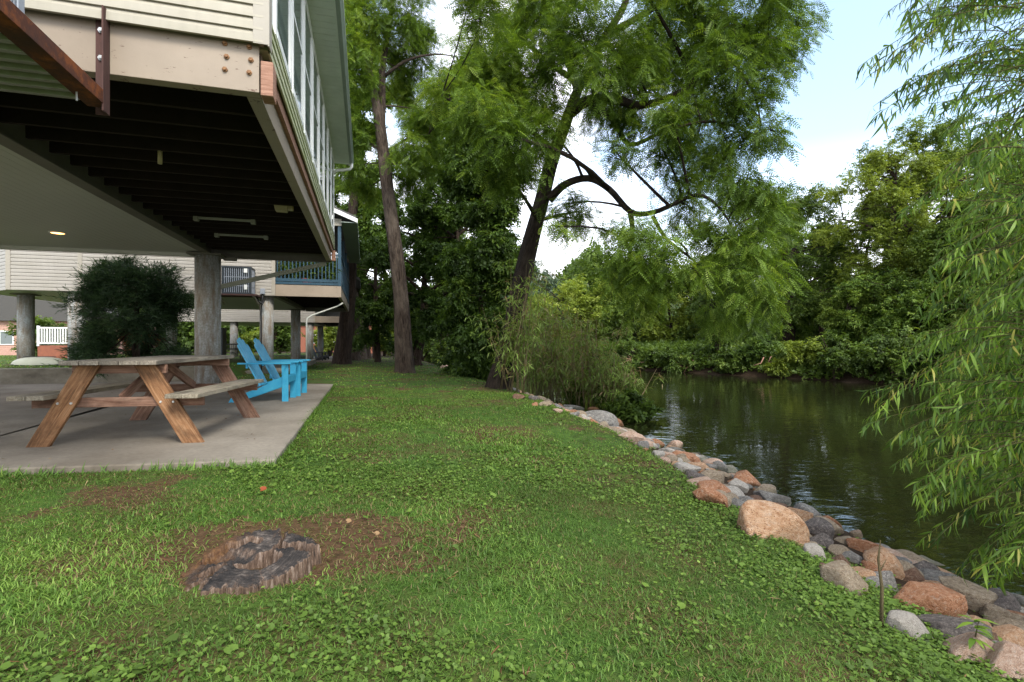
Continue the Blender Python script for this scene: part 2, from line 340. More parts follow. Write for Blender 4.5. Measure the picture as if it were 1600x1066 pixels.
# ------------------------------------------------------------------ terrain
def re_(s): return np.interp(s, [-12, -6, -3, -1.4, 1.6, 6.4, 20, 40, 80], [2.6, 3.0, 3.2, 3.35, 3.9, 4.1, 4.35, 4.2, 3.5])
def rf_(s): return np.interp(s, [-40, -20, -5, 11.6, 22.5, 26, 40, 80], [38, 30, 25, 20.6, 16.5, 15.6, 13.5, 10])
WZ = -0.76
def H(x, y):
    x = np.asarray(x, float); y = np.asarray(y, float); r, s = to_rs(x, y)
    re = re_(s); ze = np.interp(s, [-6, -3, 1.6, 7, 40], [-.37, -.32, -.25, -.17, -.45])
    zl = -.055-.014*np.maximum(0, s-9)+.36*sst(9.78, 9.9, s)*sst(-3.05, -3.35, r)
    t = np.clip(r/re, 0, 1); z = zl+(ze-zl)*t**1.7
    lump = .018*vnoise(x*2.1, y*2.1, 3)+.012*vnoise(x*6, y*6, 4)
    z = z+lump*sst(-.6, .3, np.maximum(r, np.maximum(-s-.2, s-8.5)))*.9
    u = r-re
    bank = np.where(u < 1.62, ze-(ze+.80)*np.clip(u/1.62, 0, 1)**.95, -.80-.84*sst(0, 1, (u-1.62)/3.5))
    z = np.where(u > 0, bank+lump*.8, z)
    f = r-rf_(s)
    fz = np.where(f < 0, -1.64+.83*sst(-4, -.15, f), -.81+1.0*sst(-.1, 1.3, f)+.055*np.clip(f-1, 0, 200)+.14*np.clip(f-14, 0, 60))
    fz = fz+np.where(f > -.5, .10*vnoise(x*.9, y*.9, 8)+.05*vnoise(x*3, y*3, 9), 0)
    return np.where(f > -4, np.maximum(z, fz), z)
def hit(u, v, dmin=.8, dmax=90):
    d = np.geomspace(dmin, dmax, 4000); x = (u-800)/F*d; z = CAMZ-(v-533)/F*d
    k = np.argmax(z <= np.maximum(H(x, d), WZ-.05)); d = d[k]; x = (u-800)/F*d
    return np.array([x, d, float(H(x, d))])
def gz(x, y): return float(H(x, y))
rr = np.unique(np.concatenate([np.linspace(-60, -12, 25), np.linspace(-12, -2, 41), np.linspace(-2, 6.5, 120), np.linspace(6.5, 30, 70), np.linspace(30, 110, 30)]).round(3))
ss = np.unique(np.concatenate([np.linspace(-40, -8, 20), np.linspace(-8, 14, 200), np.linspace(14, 45, 90), np.linspace(45, 160, 40), [9.78, 9.81, 9.84, 9.87, 9.9]]).round(3))
RR, SS = np.meshgrid(rr, ss); X = OX+RR*CT-SS*ST; Y = OY+RR*ST+SS*CT; Z = H(X, Y)
Z = np.where((RR < .1) & (SS > -.1) & (SS < 9.75), np.minimum(Z, -.055), Z)
SX, SY = hit(392, 893)[:2]
def bare(x, y):
    """1 where the turf is worn"""
    b = .8*np.exp(-((x-SX-.02)**2/.20+(y-SY-.03)**2/.13))+.7*np.exp(-((x-SX+.35)**2/.12+(y-SY-.25)**2/.12))+.75*np.exp(-((x+.28)**2/.010+(y-2.85)**2/.12))+.8*np.exp(-((x-SX-.5)**2/.2+(y-SY-.45)**2/.08))
    b += .5*np.exp(-((x+2.6)**2/1.6+(y-3.35)**2/.10))+.5*np.exp(-((x-SX+.1)**2/.5+(y-SY-.55)**2/.10))+.5*np.exp(-((x-.05)**2/.02+(y-1.75)**2/.03))
    return np.clip(b+.30*vnoise(x*3.3, y*3.3, 55)*(.35+b)+.30*np.clip(vnoise(x*1.3, y*1.3, 57)-.25, 0, 1)+.50*np.clip(vnoise(x*5.1, y*5.1, 58)-.35, 0, 1), 0, 1)
nr = len(rr); idx = np.arange(len(ss)*nr).reshape(len(ss), nr)
Qt = np.stack([idx[:-1, :-1], idx[:-1, 1:], idx[1:, 1:], idx[1:, :-1]], -1).reshape(-1, 4)
def groundcol(nt):
    v = coords(nt, 'Object')
    a = ramp(nt, noise(nt, v, .9, 8, .7), [(.36, 0), (.54, 1)])
    soil = ramp(nt, noise(nt, v, 30, 6, .7), [(.3, (.035, .020, .012)), (.55, (.085, .045, .026)), (.75, (.15, .09, .055))])
    green = ramp(nt, noise(nt, v, 8, 8, .75), [(.3, (.022, .045, .010)), (.6, (.055, .105, .018)), (.8, (.085, .14, .025))])
    sp = nt.nodes.new('ShaderNodeSeparateXYZ'); L(nt, v, sp.inputs[0])
    zz = N(nt, 'ShaderNodeMath', operation='MULTIPLY_ADD'); L(nt, noise(nt, v, 3, 4, .6), zz.inputs[0]); zz.inputs[1].default_value = .45; L(nt, sp.outputs[2], zz.inputs[2])
    mud = ramp(nt, noise(nt, v, 14, 7, .7), [(.3, (.012, .008, .005)), (.55, (.032, .021, .013)), (.75, (.065, .045, .028))])
    wet = N(nt, 'ShaderNodeMapRange'); L(nt, zz.outputs[0], wet.inputs[0]); wet.inputs[1].default_value = .02; wet.inputs[2].default_value = -.22
    wr = N(nt, 'ShaderNodeAttribute', attribute_name='tint'); wn = N(nt, 'ShaderNodeMath', operation='MULTIPLY_ADD'); L(nt, noise(nt, v, 11, 6, .7), wn.inputs[0]); wn.inputs[1].default_value = .9; L(nt, wr.outputs['Fac'], wn.inputs[2])
    a = mixc(nt, ramp(nt, wn.outputs[0], [(.97, 0), (1.34, .9)]), a, (0, 0, 0))
    return mixc(nt, wet.outputs[0], mixc(nt, a, soil, green), mud)
M['ground'] = pbr('lawn_soil', groundcol, .95, bmp(35, .6, .02), .1)
tag(quadmesh('ground', np.c_[X.ravel(), Y.ravel(), Z.ravel()], Qt, M['ground'], tint=bare(X.ravel(), Y.ravel()), smooth=True), kind='structure')
def water_mat():
    m, nt, out = nodes_of('river_water')
    v = coords(nt, 'Object', (1, 1, 1))
    rot = nt.nodes.new('ShaderNodeMapping'); rot.inputs['Rotation'].default_value = (0, 0, R(-10)); rot.inputs['Scale'].default_value = (1, 2.2, 1)
    L(nt, v, rot.inputs[0])
    h1 = noise(nt, rot.outputs[0], 3.4, 2.5, .5, .5); h2 = noise(nt, rot.outputs[0], 1.1, 3, .5)
    mx = N(nt, 'ShaderNodeMath', operation='MULTIPLY_ADD'); L(nt, h2, mx.inputs[0]); mx.inputs[1].default_value = 1.5; L(nt, h1, mx.inputs[2])
    nb = bump(nt, mx.outputs[0], .075, .06)
    pw = N(nt, 'ShaderNodeMapRange'); L(nt, noise(nt, coords(nt, 'Object', (.5, 1, 1)), .45, 3, .6), pw.inputs[0]); pw.inputs[1].default_value = .38; pw.inputs[2].default_value = .68; pw.inputs[3].default_value = .03; pw.inputs[4].default_value = .17; L(nt, pw.outputs[0], nb.node.inputs['Strength'])
    b = N(nt, 'ShaderNodeBsdfPrincipled'); b.inputs['Base Color'].default_value = (.012, .013, .005, 1)
    b.inputs['Roughness'].default_value = .03; b.inputs['IOR'].default_value = 1.5; b.inputs['Specular IOR Level'].default_value = .6
    L(nt, nb, b.inputs['Normal']); L(nt, b.outputs[0], out.inputs[0]); return m
rw = np.linspace(2.2, 45, 2); c4 = [W(2.4, -45, WZ), W(60, -45, WZ), W(60, 150, WZ), W(2.4, 150, WZ)]
tag(quadmesh('river', np.array(c4), np.array([[0, 1, 2, 3]]), water_mat()), kind='structure')
# ------------------------------------------------------------------ patio
P1 = np.array([-1.94, 4.14]); P2 = np.array([-4.03, 11.4])
jd = np.array([-.66, 2.12])/np.linalg.norm([-.66, 2.12]); J = np.array([-5.24, 5.18])
fe = np.array([-9.5, 3.0])                     # front edge runs P1 -> fe
def cross2(p, d, q, e):
    A = np.array([[d[0], -e[0]], [d[1], -e[1]]]); k = np.linalg.solve(A, np.array(q)-np.array(p)); return np.array(p)+k[0]*np.array(d)
far_l = W(-9.2, 9.72)[:2]; far_m = W(-3.1, 9.72)[:2]
Jf = cross2(J, jd, P1, fe-P1); Jb = cross2(J, jd, far_m, far_l-far_m); nj = np.array([jd[1], -jd[0]])*.008
mb = MB(); mb.prism([P1, P2, W(-3.1, 9.0)[:2], far_m, Jb+nj, Jf+nj][::1], -.22, 0)
o = mb.build('patio', M['concrete'], None, bevel=.012); tag(o, kind='structure')
mb = MB(); mb.prism([Jf-nj, Jb-nj, far_l, fe], -.22, -.008)
tag(mb.build('patio_bay', M['concrete'], None, bevel=.012), kind='structure')
mb = MB(); a, b = W(-3.15, 9.73), W(-9.4, 9.73); c, d = W(-9.4, 10.0), W(-3.15, 10.0)
mb.prism([a[:2], d[:2], c[:2], b[:2]], -.2, .345)
tag(mb.build('retaining_wall', M['concrete_old'], None, bevel=.015), 'low stained concrete retaining wall at the far edge of the patio', 'wall')
mb = MB(); mb.prism([W(-1.85, 14.4)[:2], W(-1.85, 26)[:2], W(-10, 26)[:2], W(-10, 14.4)[:2]], -.4, -.045)
tag(mb.build('neighbour_patio', M['concrete_old'], None, bevel=.015), kind='structure')
mb = MB(); mb.prism([W(-.6, 28.3)[:2], W(-.6, 37)[:2], W(-9, 37)[:2], W(-9, 28.3)[:2]], -.6, -.22)
tag(mb.build('far_patio', M['concrete'], None, bevel=.015), kind='structure')
# ------------------------------------------------------------------ cabins
def siding(mb, a, b, z0, z1, nrm2, lap=.10, out=.014):
    a = np.array(a, float); b = np.array(b, float); n = np.array([*nrm2, 0.])
    z = z0
    while z < z1-1e-3:
        h = min(lap, z1-z)
        A = np.array([*a, z]); B = np.array([*b, z]); up = np.array([0, 0, h])
        mid = up*.62
        v = [A+n*.001, B+n*.001, B+n*out, A+n*out, B+n*(out*.85)+mid, A+n*(out*.85)+mid, B+n*.002+up, A+n*.002+up]
        mb.add(v, [(0, 1, 2, 3), (3, 2, 4, 5), (5, 4, 6, 7)]); z += lap
    return mb
def cprof(h, w, t, flip=1):   # C channel profile (p across, q up); web at p=0
    return [(0, 0), (flip*w, 0), (flip*w, t), (flip*t, t), (flip*t, h-t), (flip*w, h-t), (flip*w, h), (0, h)]
def columns(root, spots, z0, z1, rad):
    for (x, y, zb) in spots:
        mb = MB(); mb.cyl((x, y, zb), rad, z1-.03-zb, 32); c = mb.build('column', M['column'], root, True)
        for p in c.data.polygons: p.use_smooth = abs(p.normal.z) < .9
        mb = MB(); mb.box((x, y, z1-.015), (rad*2.6, rad*2.6, .03)); mb.build('cap_plate', M['steel_dark'], c)
def roof(root, wid, ln, z, over=.4, rise=1.9, y0=-.35):
    mb = MB(); m = -wid/2; e = over
    prof = [(e, z), (m, z+rise), (-wid-e, z), (-wid-e, z+.14), (m, z+rise+.16), (e, z+.14)]
    mb.extr(prof, (0, y0, 0), (0, ln+.35, 0), (1, 0, 0), (0, 0, 1)); mb.build('roof', M['roof'], root)
def ucase(): pass
BZ, FZ = 2.92, 3.30          # underside and floor of the first cabin
cab = thing('cabin', 'beige vinyl sided cabin raised on concrete columns over the picnic patio', 'cabin', (OX, OY, 0), TH)
WID, LEN = 7.5, 8.9
mb = MB(); mb.extr(cprof(FZ-BZ, .10, .012), (-WID, 0, BZ), (0, 0, BZ), (0, 1, 0), (0, 0, 1)); mb.build('front_beam', M['steel'], cab, bevel=.004)
mb = MB(); mb.extr(cprof(FZ-BZ-.02, .11, .012, -1), (0, .103, BZ-.002), (0, LEN-.1, BZ-.002), (1, 0, 0), (0, 0, 1)); mb.build('side_beam', M['steel'], cab, bevel=.004)
for tx, nm, mt in ((-2.58, 'middle_beam', 'steel_dark'),):
    mb = MB(); w = .09
    mb.extr([(-w, 0), (w, 0), (w, .018), (.008, .018), (.008, .30), (w, .30), (w, .318), (-w, .318), (-w, .30), (-.008, .30), (-.008, .018), (-w, .018)], (tx, .11, BZ-.004), (tx, LEN-.3, BZ-.004), (1, 0, 0), (0, 0, 1))
    mb.build(nm, M[mt], cab)
mb = MB(); mb.extr(cprof(.36, .10, .012, -1), (-WID, LEN-.1, BZ-.03), (-.01, LEN-.1, BZ-.03), (0, 1, 0), (0, 0, 1)); mb.build('back_beam', M['steel_dark'], cab)
def hexhead(mb, c, r, h, axis):
    mb.tube([np.array(c), np.array(c)+np.array(axis)*h*.4, np.array(c)+np.array(axis)*h*.4001, np.array(c)+np.array(axis)*h], [r*1.5, r*1.5, r, r*.92], 6)
for i in range(3):
    for t in (-.07, -.24):
        mb = MB(); hexhead(mb, (t+(.012 if i == 1 else 0), -.001, 2.99+.10*i+.075), .014, .022, (0, -1, 0)); mb.build('bolt', M['boltm'], cab)
mb = MB(); mb.box((.058, .06, 3.03), (.09, .16, .27)); mb.build('corner_block', M['woodpink'], cab, bevel=.006)
mb = MB(); mb.box((.058, LEN-.15, 3.05), (.09, .16, .25)); mb.build('corner_block', M['woodpink'], cab, bevel=.006)
mb = MB(); mb.box((.022, LEN/2, 3.20), (.04, LEN-.4, .15)); mb.build('rim_board', M['woodpink'], cab)
mb = MB(); siding(mb, (-WID, -.045), (.04, -.045), FZ-.02, 5.5, (0, -1), .097, .022); mb.box((-WID/2+.02, 0, 4.4), (WID+.02, .08, 2.2)); mb.build('front_siding', M['siding'], cab)
mb = MB(); siding(mb, (.06, 0), (.06, LEN), 3.235, 3.56, (1, 0), .09, .018); mb.box((.02, LEN/2, 3.42), (.07, LEN-.1, .27)); mb.build('side_siding', M['siding_mossy'], cab)
mb = MB(); mb.box((.025, -.06, 4.38), (.115, .012, 2.22)); mb.box((.078, -.005, 4.38), (.012, .12, 2.24)); mb.build('corner_trim', M['trim'], cab, bevel=.003)
# side windows
NW = 8; ww = .86; pitch = (LEN-.35)/NW
for i in range(NW):
    y = .28+pitch*(i+.5)-.02
    fr = MB(); z0, z1 = 3.57, 5.38; d = .045
    for yy in (y-ww/2-.03, y+ww/2+.03): fr.box((.052, yy, (z0+z1)/2), (d, .06, z1-z0))
    for zz, hh in ((z0+.03, .06), (z1-.03, .06)): fr.box((.054, y, zz), (d, ww-.01, hh))
    w = fr.build('window', M['white'], cab, bevel=.003)
    s = MB()
    for zz in (z0+.085, (z0+z1)/2, z1-.085): s.box((.052, y, zz), (.032, ww-.012, .05))
    for yy in (y-ww/2+.03, y+ww/2-.03): s.box((.050, yy, (z0+z1)/2), (.034, .045, z1-z0-.13))
    s.build('sash', M['white'], w)
    p = MB(); p.box((.056, y, (z0+z1)/2), (.006, ww-.1, z1-z0-.16)); p.build('pane', M['glass'], w)
mb = MB()
for i in range(NW+1): mb.box((.03, .28+pitch*i-.02, 4.47), (.05, pitch-ww-.12, 1.80))
mb.box((.03, .06, 4.5), (.05, .2, 1.9)); mb.box((.03, LEN-.06, 4.5), (.05, .12, 1.9)); mb.box((.02, LEN/2, 5.42), (.06, LEN, .1)); mb.build('mullion', M['white'], cab)
mb = MB(); mb.box((-WID/2, LEN-.02, 4.4), (WID-.1, .06, 2.2)); mb.box((-WID+.03, LEN/2, 4.4), (.06, LEN-.2, 2.2)); mb.build('back_wall', M['siding'], cab)
mb = MB()
for k in range(62): mb.box((.23, -.25+k*.152, 5.447), (.345, .143, .012))
mb.build('soffit', M['greenwhite'], cab, bevel=.003)
mb = MB(); mb.box((.408, LEN/2-.02, 5.50), (.022, LEN+.6, .13)); mb.build('fascia', M['greenwhite'], cab)
gp = [(0, .12), (0, 0), (.06, 0), (.085, .045), (.10, .06), (.10, .12), (.092, .12), (.092, .065), (.055, .01), (.008, .01), (.008, .12)]
mb = MB(); mb.extr(gp, (.42, -.3, 5.455), (.42, LEN+.27, 5.455), (1, 0, 0), (0, 0, 1)); g = mb.build('gutter', M['gutter'], cab)
mb = MB(); mb.tube([(.47, LEN+.17, 5.47), (.47, LEN+.17, 5.38), (.43, LEN+.17, 5.32), (.25, LEN+.15, 5.27), (.09, LEN+.13, 5.24), (.07, LEN+.12, 5.18)], .036, 12); mb.build('downspout', M['white'], g, True)
roof(cab, WID, LEN, 5.46)
mb = MB(); gm = -WID/2; mb.add([(-WID-.02, -.03, 5.46), (.02, -.03, 5.46), (gm, -.03, 7.3), (-WID-.02, .06, 5.46), (.02, .06, 5.46), (gm, .06, 7.3)], [(0, 1, 2), (5, 4, 3), (0, 3, 4, 1), (1, 4, 5, 2), (2, 5, 3, 0)]); mb.build('gable', M['siding'], cab)
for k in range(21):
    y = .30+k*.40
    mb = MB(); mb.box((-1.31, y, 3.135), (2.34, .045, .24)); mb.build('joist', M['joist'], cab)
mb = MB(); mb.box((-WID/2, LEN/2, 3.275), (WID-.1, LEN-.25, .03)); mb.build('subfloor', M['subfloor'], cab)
mb = MB(); x = -2.68
while x > -WID+.1:
    mb.box((x-.06, LEN/2+.0, BZ+.035), (.1168, LEN-.28, .02)); x -= .12
mb.build('ceiling', M['ceil'], cab, bevel=.002)
mb = MB(); mb.box((-WID/2-1.3, LEN-.28, BZ+.0), (WID-2.65, .14, .09)); mb.build('ceiling_trim', M['ceil'], cab)
# lit recessed lamp
def emis(name, c, st):
    m, nt, out = nodes_of(name); e = N(nt, 'ShaderNodeEmission', Strength=st); e.inputs[0].default_value = (*c, 1); L(nt, e.outputs[0], out.inputs[0]); return m
def under(u, v, z):
    d = (z-CAMZ)*F/(533-v); return np.array([(u-800)/F*d, d, z])
def loc_of(w): r, s = to_rs(w[0], w[1]); return float(r), float(s)
lx, ly = loc_of(under(90, 364, BZ+.02))
mb = MB(); an = np.linspace(0, 2*np.pi, 32, endpoint=False); rg4 = np.concatenate([np.c_[lx+np.cos(an)*r_, ly+np.sin(an)*r_, np.full(32, BZ+z_)] for r_, z_ in ((.13, .026), (.125, .010), (.10, .010), (.098, .024))])
mb.add(rg4, [(k*32+i, k*32+(i+1) % 32, (k+1)*32+(i+1) % 32, (k+1)*32+i) for k in range(3) for i in range(32)]); dl = mb.build('ceiling_light', M['white'], cab, True)
mb = MB(); mb.cyl((lx, ly, BZ+.013), .094, .004, 28); mb.build('lamp', emis('lamp_glow', (1, .46, .13), 3.0), dl)
lt = bpy.data.lights.new('ceiling_lamp_light', 'SPOT'); lt.energy = 14; lt.color = (1, .62, .28); lt.spot_size = R(150); lt.shadow_soft_size = .08
lo = bpy.data.objects.new('ceiling_lamp_light', lt); COL.objects.link(lo); lo.parent = dl; lo.location = (lx, ly, BZ-.01)
# fixtures in the dark bay
for (u0, v0, u1, v1) in ((306, 340, 396, 346), (338, 366, 416, 371)):
    a = loc_of(under(u0, v0, 3.0)); b = loc_of(under(u1, v1, 3.0)); mb = MB()
    mb.box(((a[0]+b[0])/2, (a[1]+b[1])/2, 3.0), (abs(a[0]-b[0]), .05, .035))
    for e in (a, b): mb.box((e[0], (a[1]+b[1])/2, 2.985), (.07, .08, .07))
    mb.build('tube_light', M['steel_grey'], cab, bevel=.004)
a = loc_of(under(440, 328, 2.98)); mb = MB(); mb.box((a[0], a[1], 3.0), (.16, .12, .10), taper=(1.3, 1.2)); mb.box((a[0]+.12, a[1]+.02, 3.02), (.09, .1, .07)); mb.build('flood_light', M['yellowed'], cab, bevel=.008)
a = loc_of(under(250, 246, 2.95)); mb = MB(); mb.cyl((a[0], a[1], 2.88), .022, .22, 12); mb.build('pipe_stub', M['yellowed'], cab, True)
columns(cab, [(-2.62, LEN-.35, -.02), (-2.62, .5, -.02), (-7.0, LEN-.35, -.02), (-7.0, .5, -.02)], 0, BZ-.004, .26)
mb = MB(); mb.box((-2.2, LEN-.2, BZ-.05), (.26, .12, .08)); mb.build('bracket', M['steel_dark'], cab)
mb = MB(); mb.bar((-2.42, LEN-.3, 2.20), (-.12, LEN-.12, 2.865), .07, .10); mb.build('brace', M['steel_grey'], cab, bevel=.006)
# air conditioner platform at the front
ax = -.99
mb = MB(); mb.extr([(0, 0), (-.13, 0), (-.13, .012), (-.012, .012), (-.012, .10), (0, .10)], (ax, -.02, 2.66), (ax, -2.0, 2.66), (1, 0, 0), (0, 0, 1)); mb.build('platform_angle', M['rust'], cab, bevel=.003)
mb = MB(); mb.extr([(0, 0), (.13, 0), (.13, .012), (.012, .012), (.012, .10), (0, .10)], (ax-1.05, -.02, 2.66), (ax-1.05, -2.0, 2.66), (1, 0, 0), (0, 0, 1)); mb.build('platform_angle', M['rust'], cab, bevel=.003)
for xx, sg in ((ax, -1), (ax-1.05, 1)):
    mb = MB(); prof = [(0, 0), (sg*.085, 0), (sg*.085, .012), (sg*.012, .012), (sg*.012, .10), (0, .10)]
    mb.extr([(p, -q) for p, q in prof], (xx+.001*sg*-1, -.004, 2.61), (xx+.001*sg*-1, -.004, 3.36), (1, 0, 0), (0, 1, 0)); hb = mb.build('hanger_bracket', M['rust_dark'], cab, bevel=.003)
    for zz in (3.02, 3.22):
        mb = MB(); hexhead(mb, (xx+sg*.048, -.017, zz), .014, .02, (0, -1, 0)); mb.build('bolt', M['zinc'], hb)
mb = MB(); n = 16; prof = []
for k in range(n):
    y = -.08-1.86*k/n; dy = 1.86/n
    prof += [(y, 0), (y-dy*.30, 0), (y-dy*.42, .045), (y-dy*.88, .045)]
prof = prof+[(p, q+.004) for p, q in prof[::-1]]
mb.extr(prof, (ax-.015, 0, 2.675), (ax-1.03, 0, 2.675), (0, 1, 0), (0, 0, 1)); mb.build('platform_deck', M['galv'], cab)
for yy in (-.25, -1.35):
    mb = MB(); mb.cyl((ax-.09, yy, 2.60), .006, .1, 8); mb.build('bolt', M['zinc'], cab)
def aircon(name, label, loc, rz, w, d, h, slats_right=True):
    t = thing(name, label, 'air conditioner', loc, rz)
    mb = MB(); mb.box((0, 0, h/2), (w-.06, d-.06, h-.06)); mb.build('core', M['acdark'], t)
    mb = MB()
    for sx in (-1, 1):
        for sy in (-1, 1): mb.box((sx*(w/2-.03), sy*(d/2-.03), h/2), (.06, .06, h-.09))
    mb.box((0, 0, .02), (w, d, .05)); mb.box((0, 0, h-.02), (w+.01, d+.01, .05)); mb.build('cabinet', M['acgrey'], t, bevel=.005)
    mb = MB(); k = int((d-.14)/.03)
    for i in range(k):
        y = -d/2+.08+i*(d-.16)/(k-1)
        for sx in (-1, 1): mb.box((sx*(w/2-.012), y, h/2), (.014, .012, h-.10))
    for zz in (.30, .62): mb.box((0, 0, h*zz), (w-.004, d-.04, .022))
    mb.build('grille', M['acgrey'], t)
    mb = MB(); k = int((w-.14)/.05)
    for i in range(k):
        x = -w/2+.08+i*(w-.16)/(k-1); mb.box((x, -d/2+.012, h/2), (.014, .014, h-.10))
    mb.build('grille', M['acgrey'], t)
    mb = MB(); mb.tube([(0, 0, h), (0, 0, h+.012)], [min(w, d)*.4, min(w, d)*.38], 28); mb.build('fan_guard', M['black'], t)
    return t
aw = W(ax-.36, -1.24, 2.73)
aircon('air_conditioner', 'grey louvred air conditioner on the rusty platform of the near cabin', aw, TH, .56, .86, .80)

# ---- second cabin
O2 = W(0, 14.05, -.44)
c2 = thing('cabin', 'second raised cabin with a slate blue railed porch behind the blue chairs', 'cabin', O2, TH)
def cabin_far(root, wid, ln, porch, left_bay, zdn):
    mb = MB(); siding(mb, (-wid, -.03), (-porch, -.03), BZ, 5.5, (0, -1), .105, .022); mb.box((-(wid+porch)/2, .02, 4.2), (wid-porch-.01, .08, 2.55)); mb.build('front_siding', M['siding_pale'], root)
    for x in (-porch+.03, -7.5, -wid+.04): mb = MB(); mb.box((x, -.04, 4.2), (.11, .045, 2.56)); mb.build('corner_trim', M['trim'], root)
    if left_bay:
        mb = MB(); n = np.array([-.72, -.69]); siding(mb, (-wid-1.5, 1.55), (-wid, -.02), BZ, 5.5, n, .105); mb.add([(-wid, -.0, BZ+.01), (-wid-1.5, 1.55, BZ+.01), (-wid-1.5, 1.55, 5.5), (-wid, 0, 5.5)], [(0, 1, 2, 3)]); mb.build('bay_siding', M['siding_pale'], root)
        mb = MB(); mb.add([(-wid, .06, BZ+.02), (-porch, .06, BZ+.02), (-porch, ln, BZ+.02), (-wid-1.5, ln, BZ+.02), (-wid-1.5, 1.5, BZ+.02)], [(0, 1, 2, 3, 4)]); mb.build('ceiling', M['ceil'], root)
    else:
        mb = MB(); mb.box((-(wid+porch)/2, ln/2+.1, BZ+.03), (wid-porch, ln-.2, .02)); mb.build('ceiling', M['ceil'], root)
    mb = MB(); mb.extr(cprof(.38, .1, .012), (-porch+.02, 0, BZ), (0, 0, BZ), (0, 1, 0), (0, 0, 1)); mb.build('porch_beam', M['steel'], root)
    mb = MB(); mb.extr(cprof(.36, .1, .012, -1), (0, .105, BZ), (0, ln, BZ), (1, 0, 0), (0, 0, 1)); mb.build('side_beam', M['steel'], root)
    mb = MB(); mb.box((-porch, ln/2+.1, BZ+.13), (.16, ln-.3, .26)); mb.build('middle_beam', M['steel_dark'], root)
    mb = MB(); mb.box((-porch/2, ln-.1, BZ+.13), (porch-.2, .1, .3)); mb.build('back_beam', M['steel_dark'], root)
    mb = MB(); mb.box((-porch/2, ln/2+.1, 3.285), (porch-.14, ln-.3, .03)); mb.build('porch_floor', M['subfloor'], root)
    for k in range(14):
        mb = MB(); mb.box((-porch/2-.02, .4+k*.55, 3.14), (porch-.30, .045, .24)); mb.build('joist', M['joist'], root)
    mb = MB(); mb.box((-porch+.03, ln/2, 4.4), (.06, ln-.1, 2.1)); mb.build('porch_wall', M['steel_dark'], root)
    mb = MB(); mb.box((-wid/2, ln+.02, 4.2), (wid, .06, 2.4)); mb.build('back_wall', M['siding_pale'], root)
cabin_far(c2, 9.3, 8.9, 2.16, True, .44)
mb = MB(); RT, RB = 4.37, 3.47
mb.box((-1.06, .03, RT), (2.06, .09, .045)); mb.box((-1.06, .03, RB), (2.06, .05, .10)); mb.box((-1.06, .02, 3.36), (2.10, .06, .08))
mb.box((-.03, 4.4, RT), (.09, 8.6, .045)); mb.box((-.03, 4.4, RB), (.05, 8.6, .10)); mb.box((-.02, 4.4, 3.36), (.06, 8.6, .08)); rl = mb.build('railing', M['bluerail'], c2)
for k in range(17):
    mb = MB(); mb.box((-2.02+k*.117, .03, (RT+RB)/2), (.032, .032, RT-RB-.05)); mb.build('baluster', M['bluerail'], rl)
for k in range(34):
    mb = MB(); mb.box((-.03, .25+k*.24, (RT+RB)/2), (.032, .032, RT-RB-.05)); mb.build('baluster', M['bluerail'], rl)
for y in (.05, 2.9, 5.8, 8.7):
    mb = MB(); mb.box((-.05, y, 4.35), (.11, .11, 2.1)); mb.build('porch_post', M['bluerail'], c2)
mb = MB(); siding(mb, (-2.16, -.03), (.02, -.03), 5.38, 5.62, (0, -1), .085); mb.box((-1.07, .03, 5.5), (2.16, .09, .24)); mb.build('porch_header', M['siding'], c2)
mb = MB(); mb.box((.26, 4.4, 5.47), (.50, 9.3, .02)); mb.build('soffit', M['gutter'], c2)
mb = MB(); mb.box((.53, 4.4, 5.53), (.04, 9.3, .15)); mb.build('gutter', M['gutter'], c2)
mb = MB(); mb.extr([(.55, 5.46), (.55, 5.60), (-4.65, 7.70), (-4.65, 7.52)], (0, -.32, 0), (0, -.26, 0), (1, 0, 0), (0, 0, 1)); mb.extr([(-9.85, 5.46), (-9.85, 5.60), (-4.66, 7.70), (-4.66, 7.52)], (0, -.32, 0), (0, -.26, 0), (1, 0, 0), (0, 0, 1)); mb.build('rake_board', M['white'], c2)
roof(c2, 9.3, 8.9, 5.56, .5, 2.05, -.25)
mb = MB(); mb.add([(-9.3, 0, 5.5), (0, 0, 5.5), (-4.65, 0, 7.5)], [(0, 1, 2)]); mb.build('gable', M['siding_pale'], c2)
columns(c2, [(-2.4, .32, .30), (-7.75, .32, .60), (-2.4, 7.8, .15), (-9.75, 1.7, .6), (-7.6, 7.8, .4)], 0, BZ, .215)
mb = MB(); mb.tube([(.05, .35, 2.75), (-.15, .3, 2.62), (-.95, .25, 2.30), (-1.1, .2, 2.2), (-1.13, .2, 2.05), (-1.13, .2, .38)], .028, 10); mb.build('downspout', M['pipe'], c2, True)
mb = MB(); mb.box((-3.1, -.42, 2.865), (1.2, .8, .05)); mb.build('platform', M['rust_dark'], c2)
mb = MB(); mb.bar((-2.6, -.75, 2.84), (-2.6, .02, 2.62), .06, .05); mb.bar((-3.6, -.75, 2.84), (-3.6, .02, 2.62), .06, .05); mb.build('brace', M['trim'], c2)
mb = MB(); mb.box((-2.45, -.09, 3.05), (.14, .09, .18)); mbx = mb.build('meter_box', M['acgrey'], c2, bevel=.01)
mb = MB(); mb.tube([(-2.45, -.08, 2.97), (-2.45, -.08, 2.75), (-2.5, -.07, 2.5), (-2.5, -.05, 1.2), (-2.5, -.02, .4)], .022, 8); mb.tube([(-2.65, -.1, 2.9), (-2.55, -.2, 2.72), (-2.45, -.15, 2.62), (-2.4, -.1, 2.75)], .03, 8); mb.build('conduit', M['black'], c2, True)
p = W(-3.08, 14.05-.45, 2.45); aircon('air_conditioner', 'dark slatted air conditioner with white stickers on the second cabin', p, TH, .84, .62, .86)
for o in [o for o in COL.objects if o.parent and o.parent.name == 'air_conditioner.001']:
    if o.name.startswith('cabinet'): o.data.materials[0] = M['acdark']
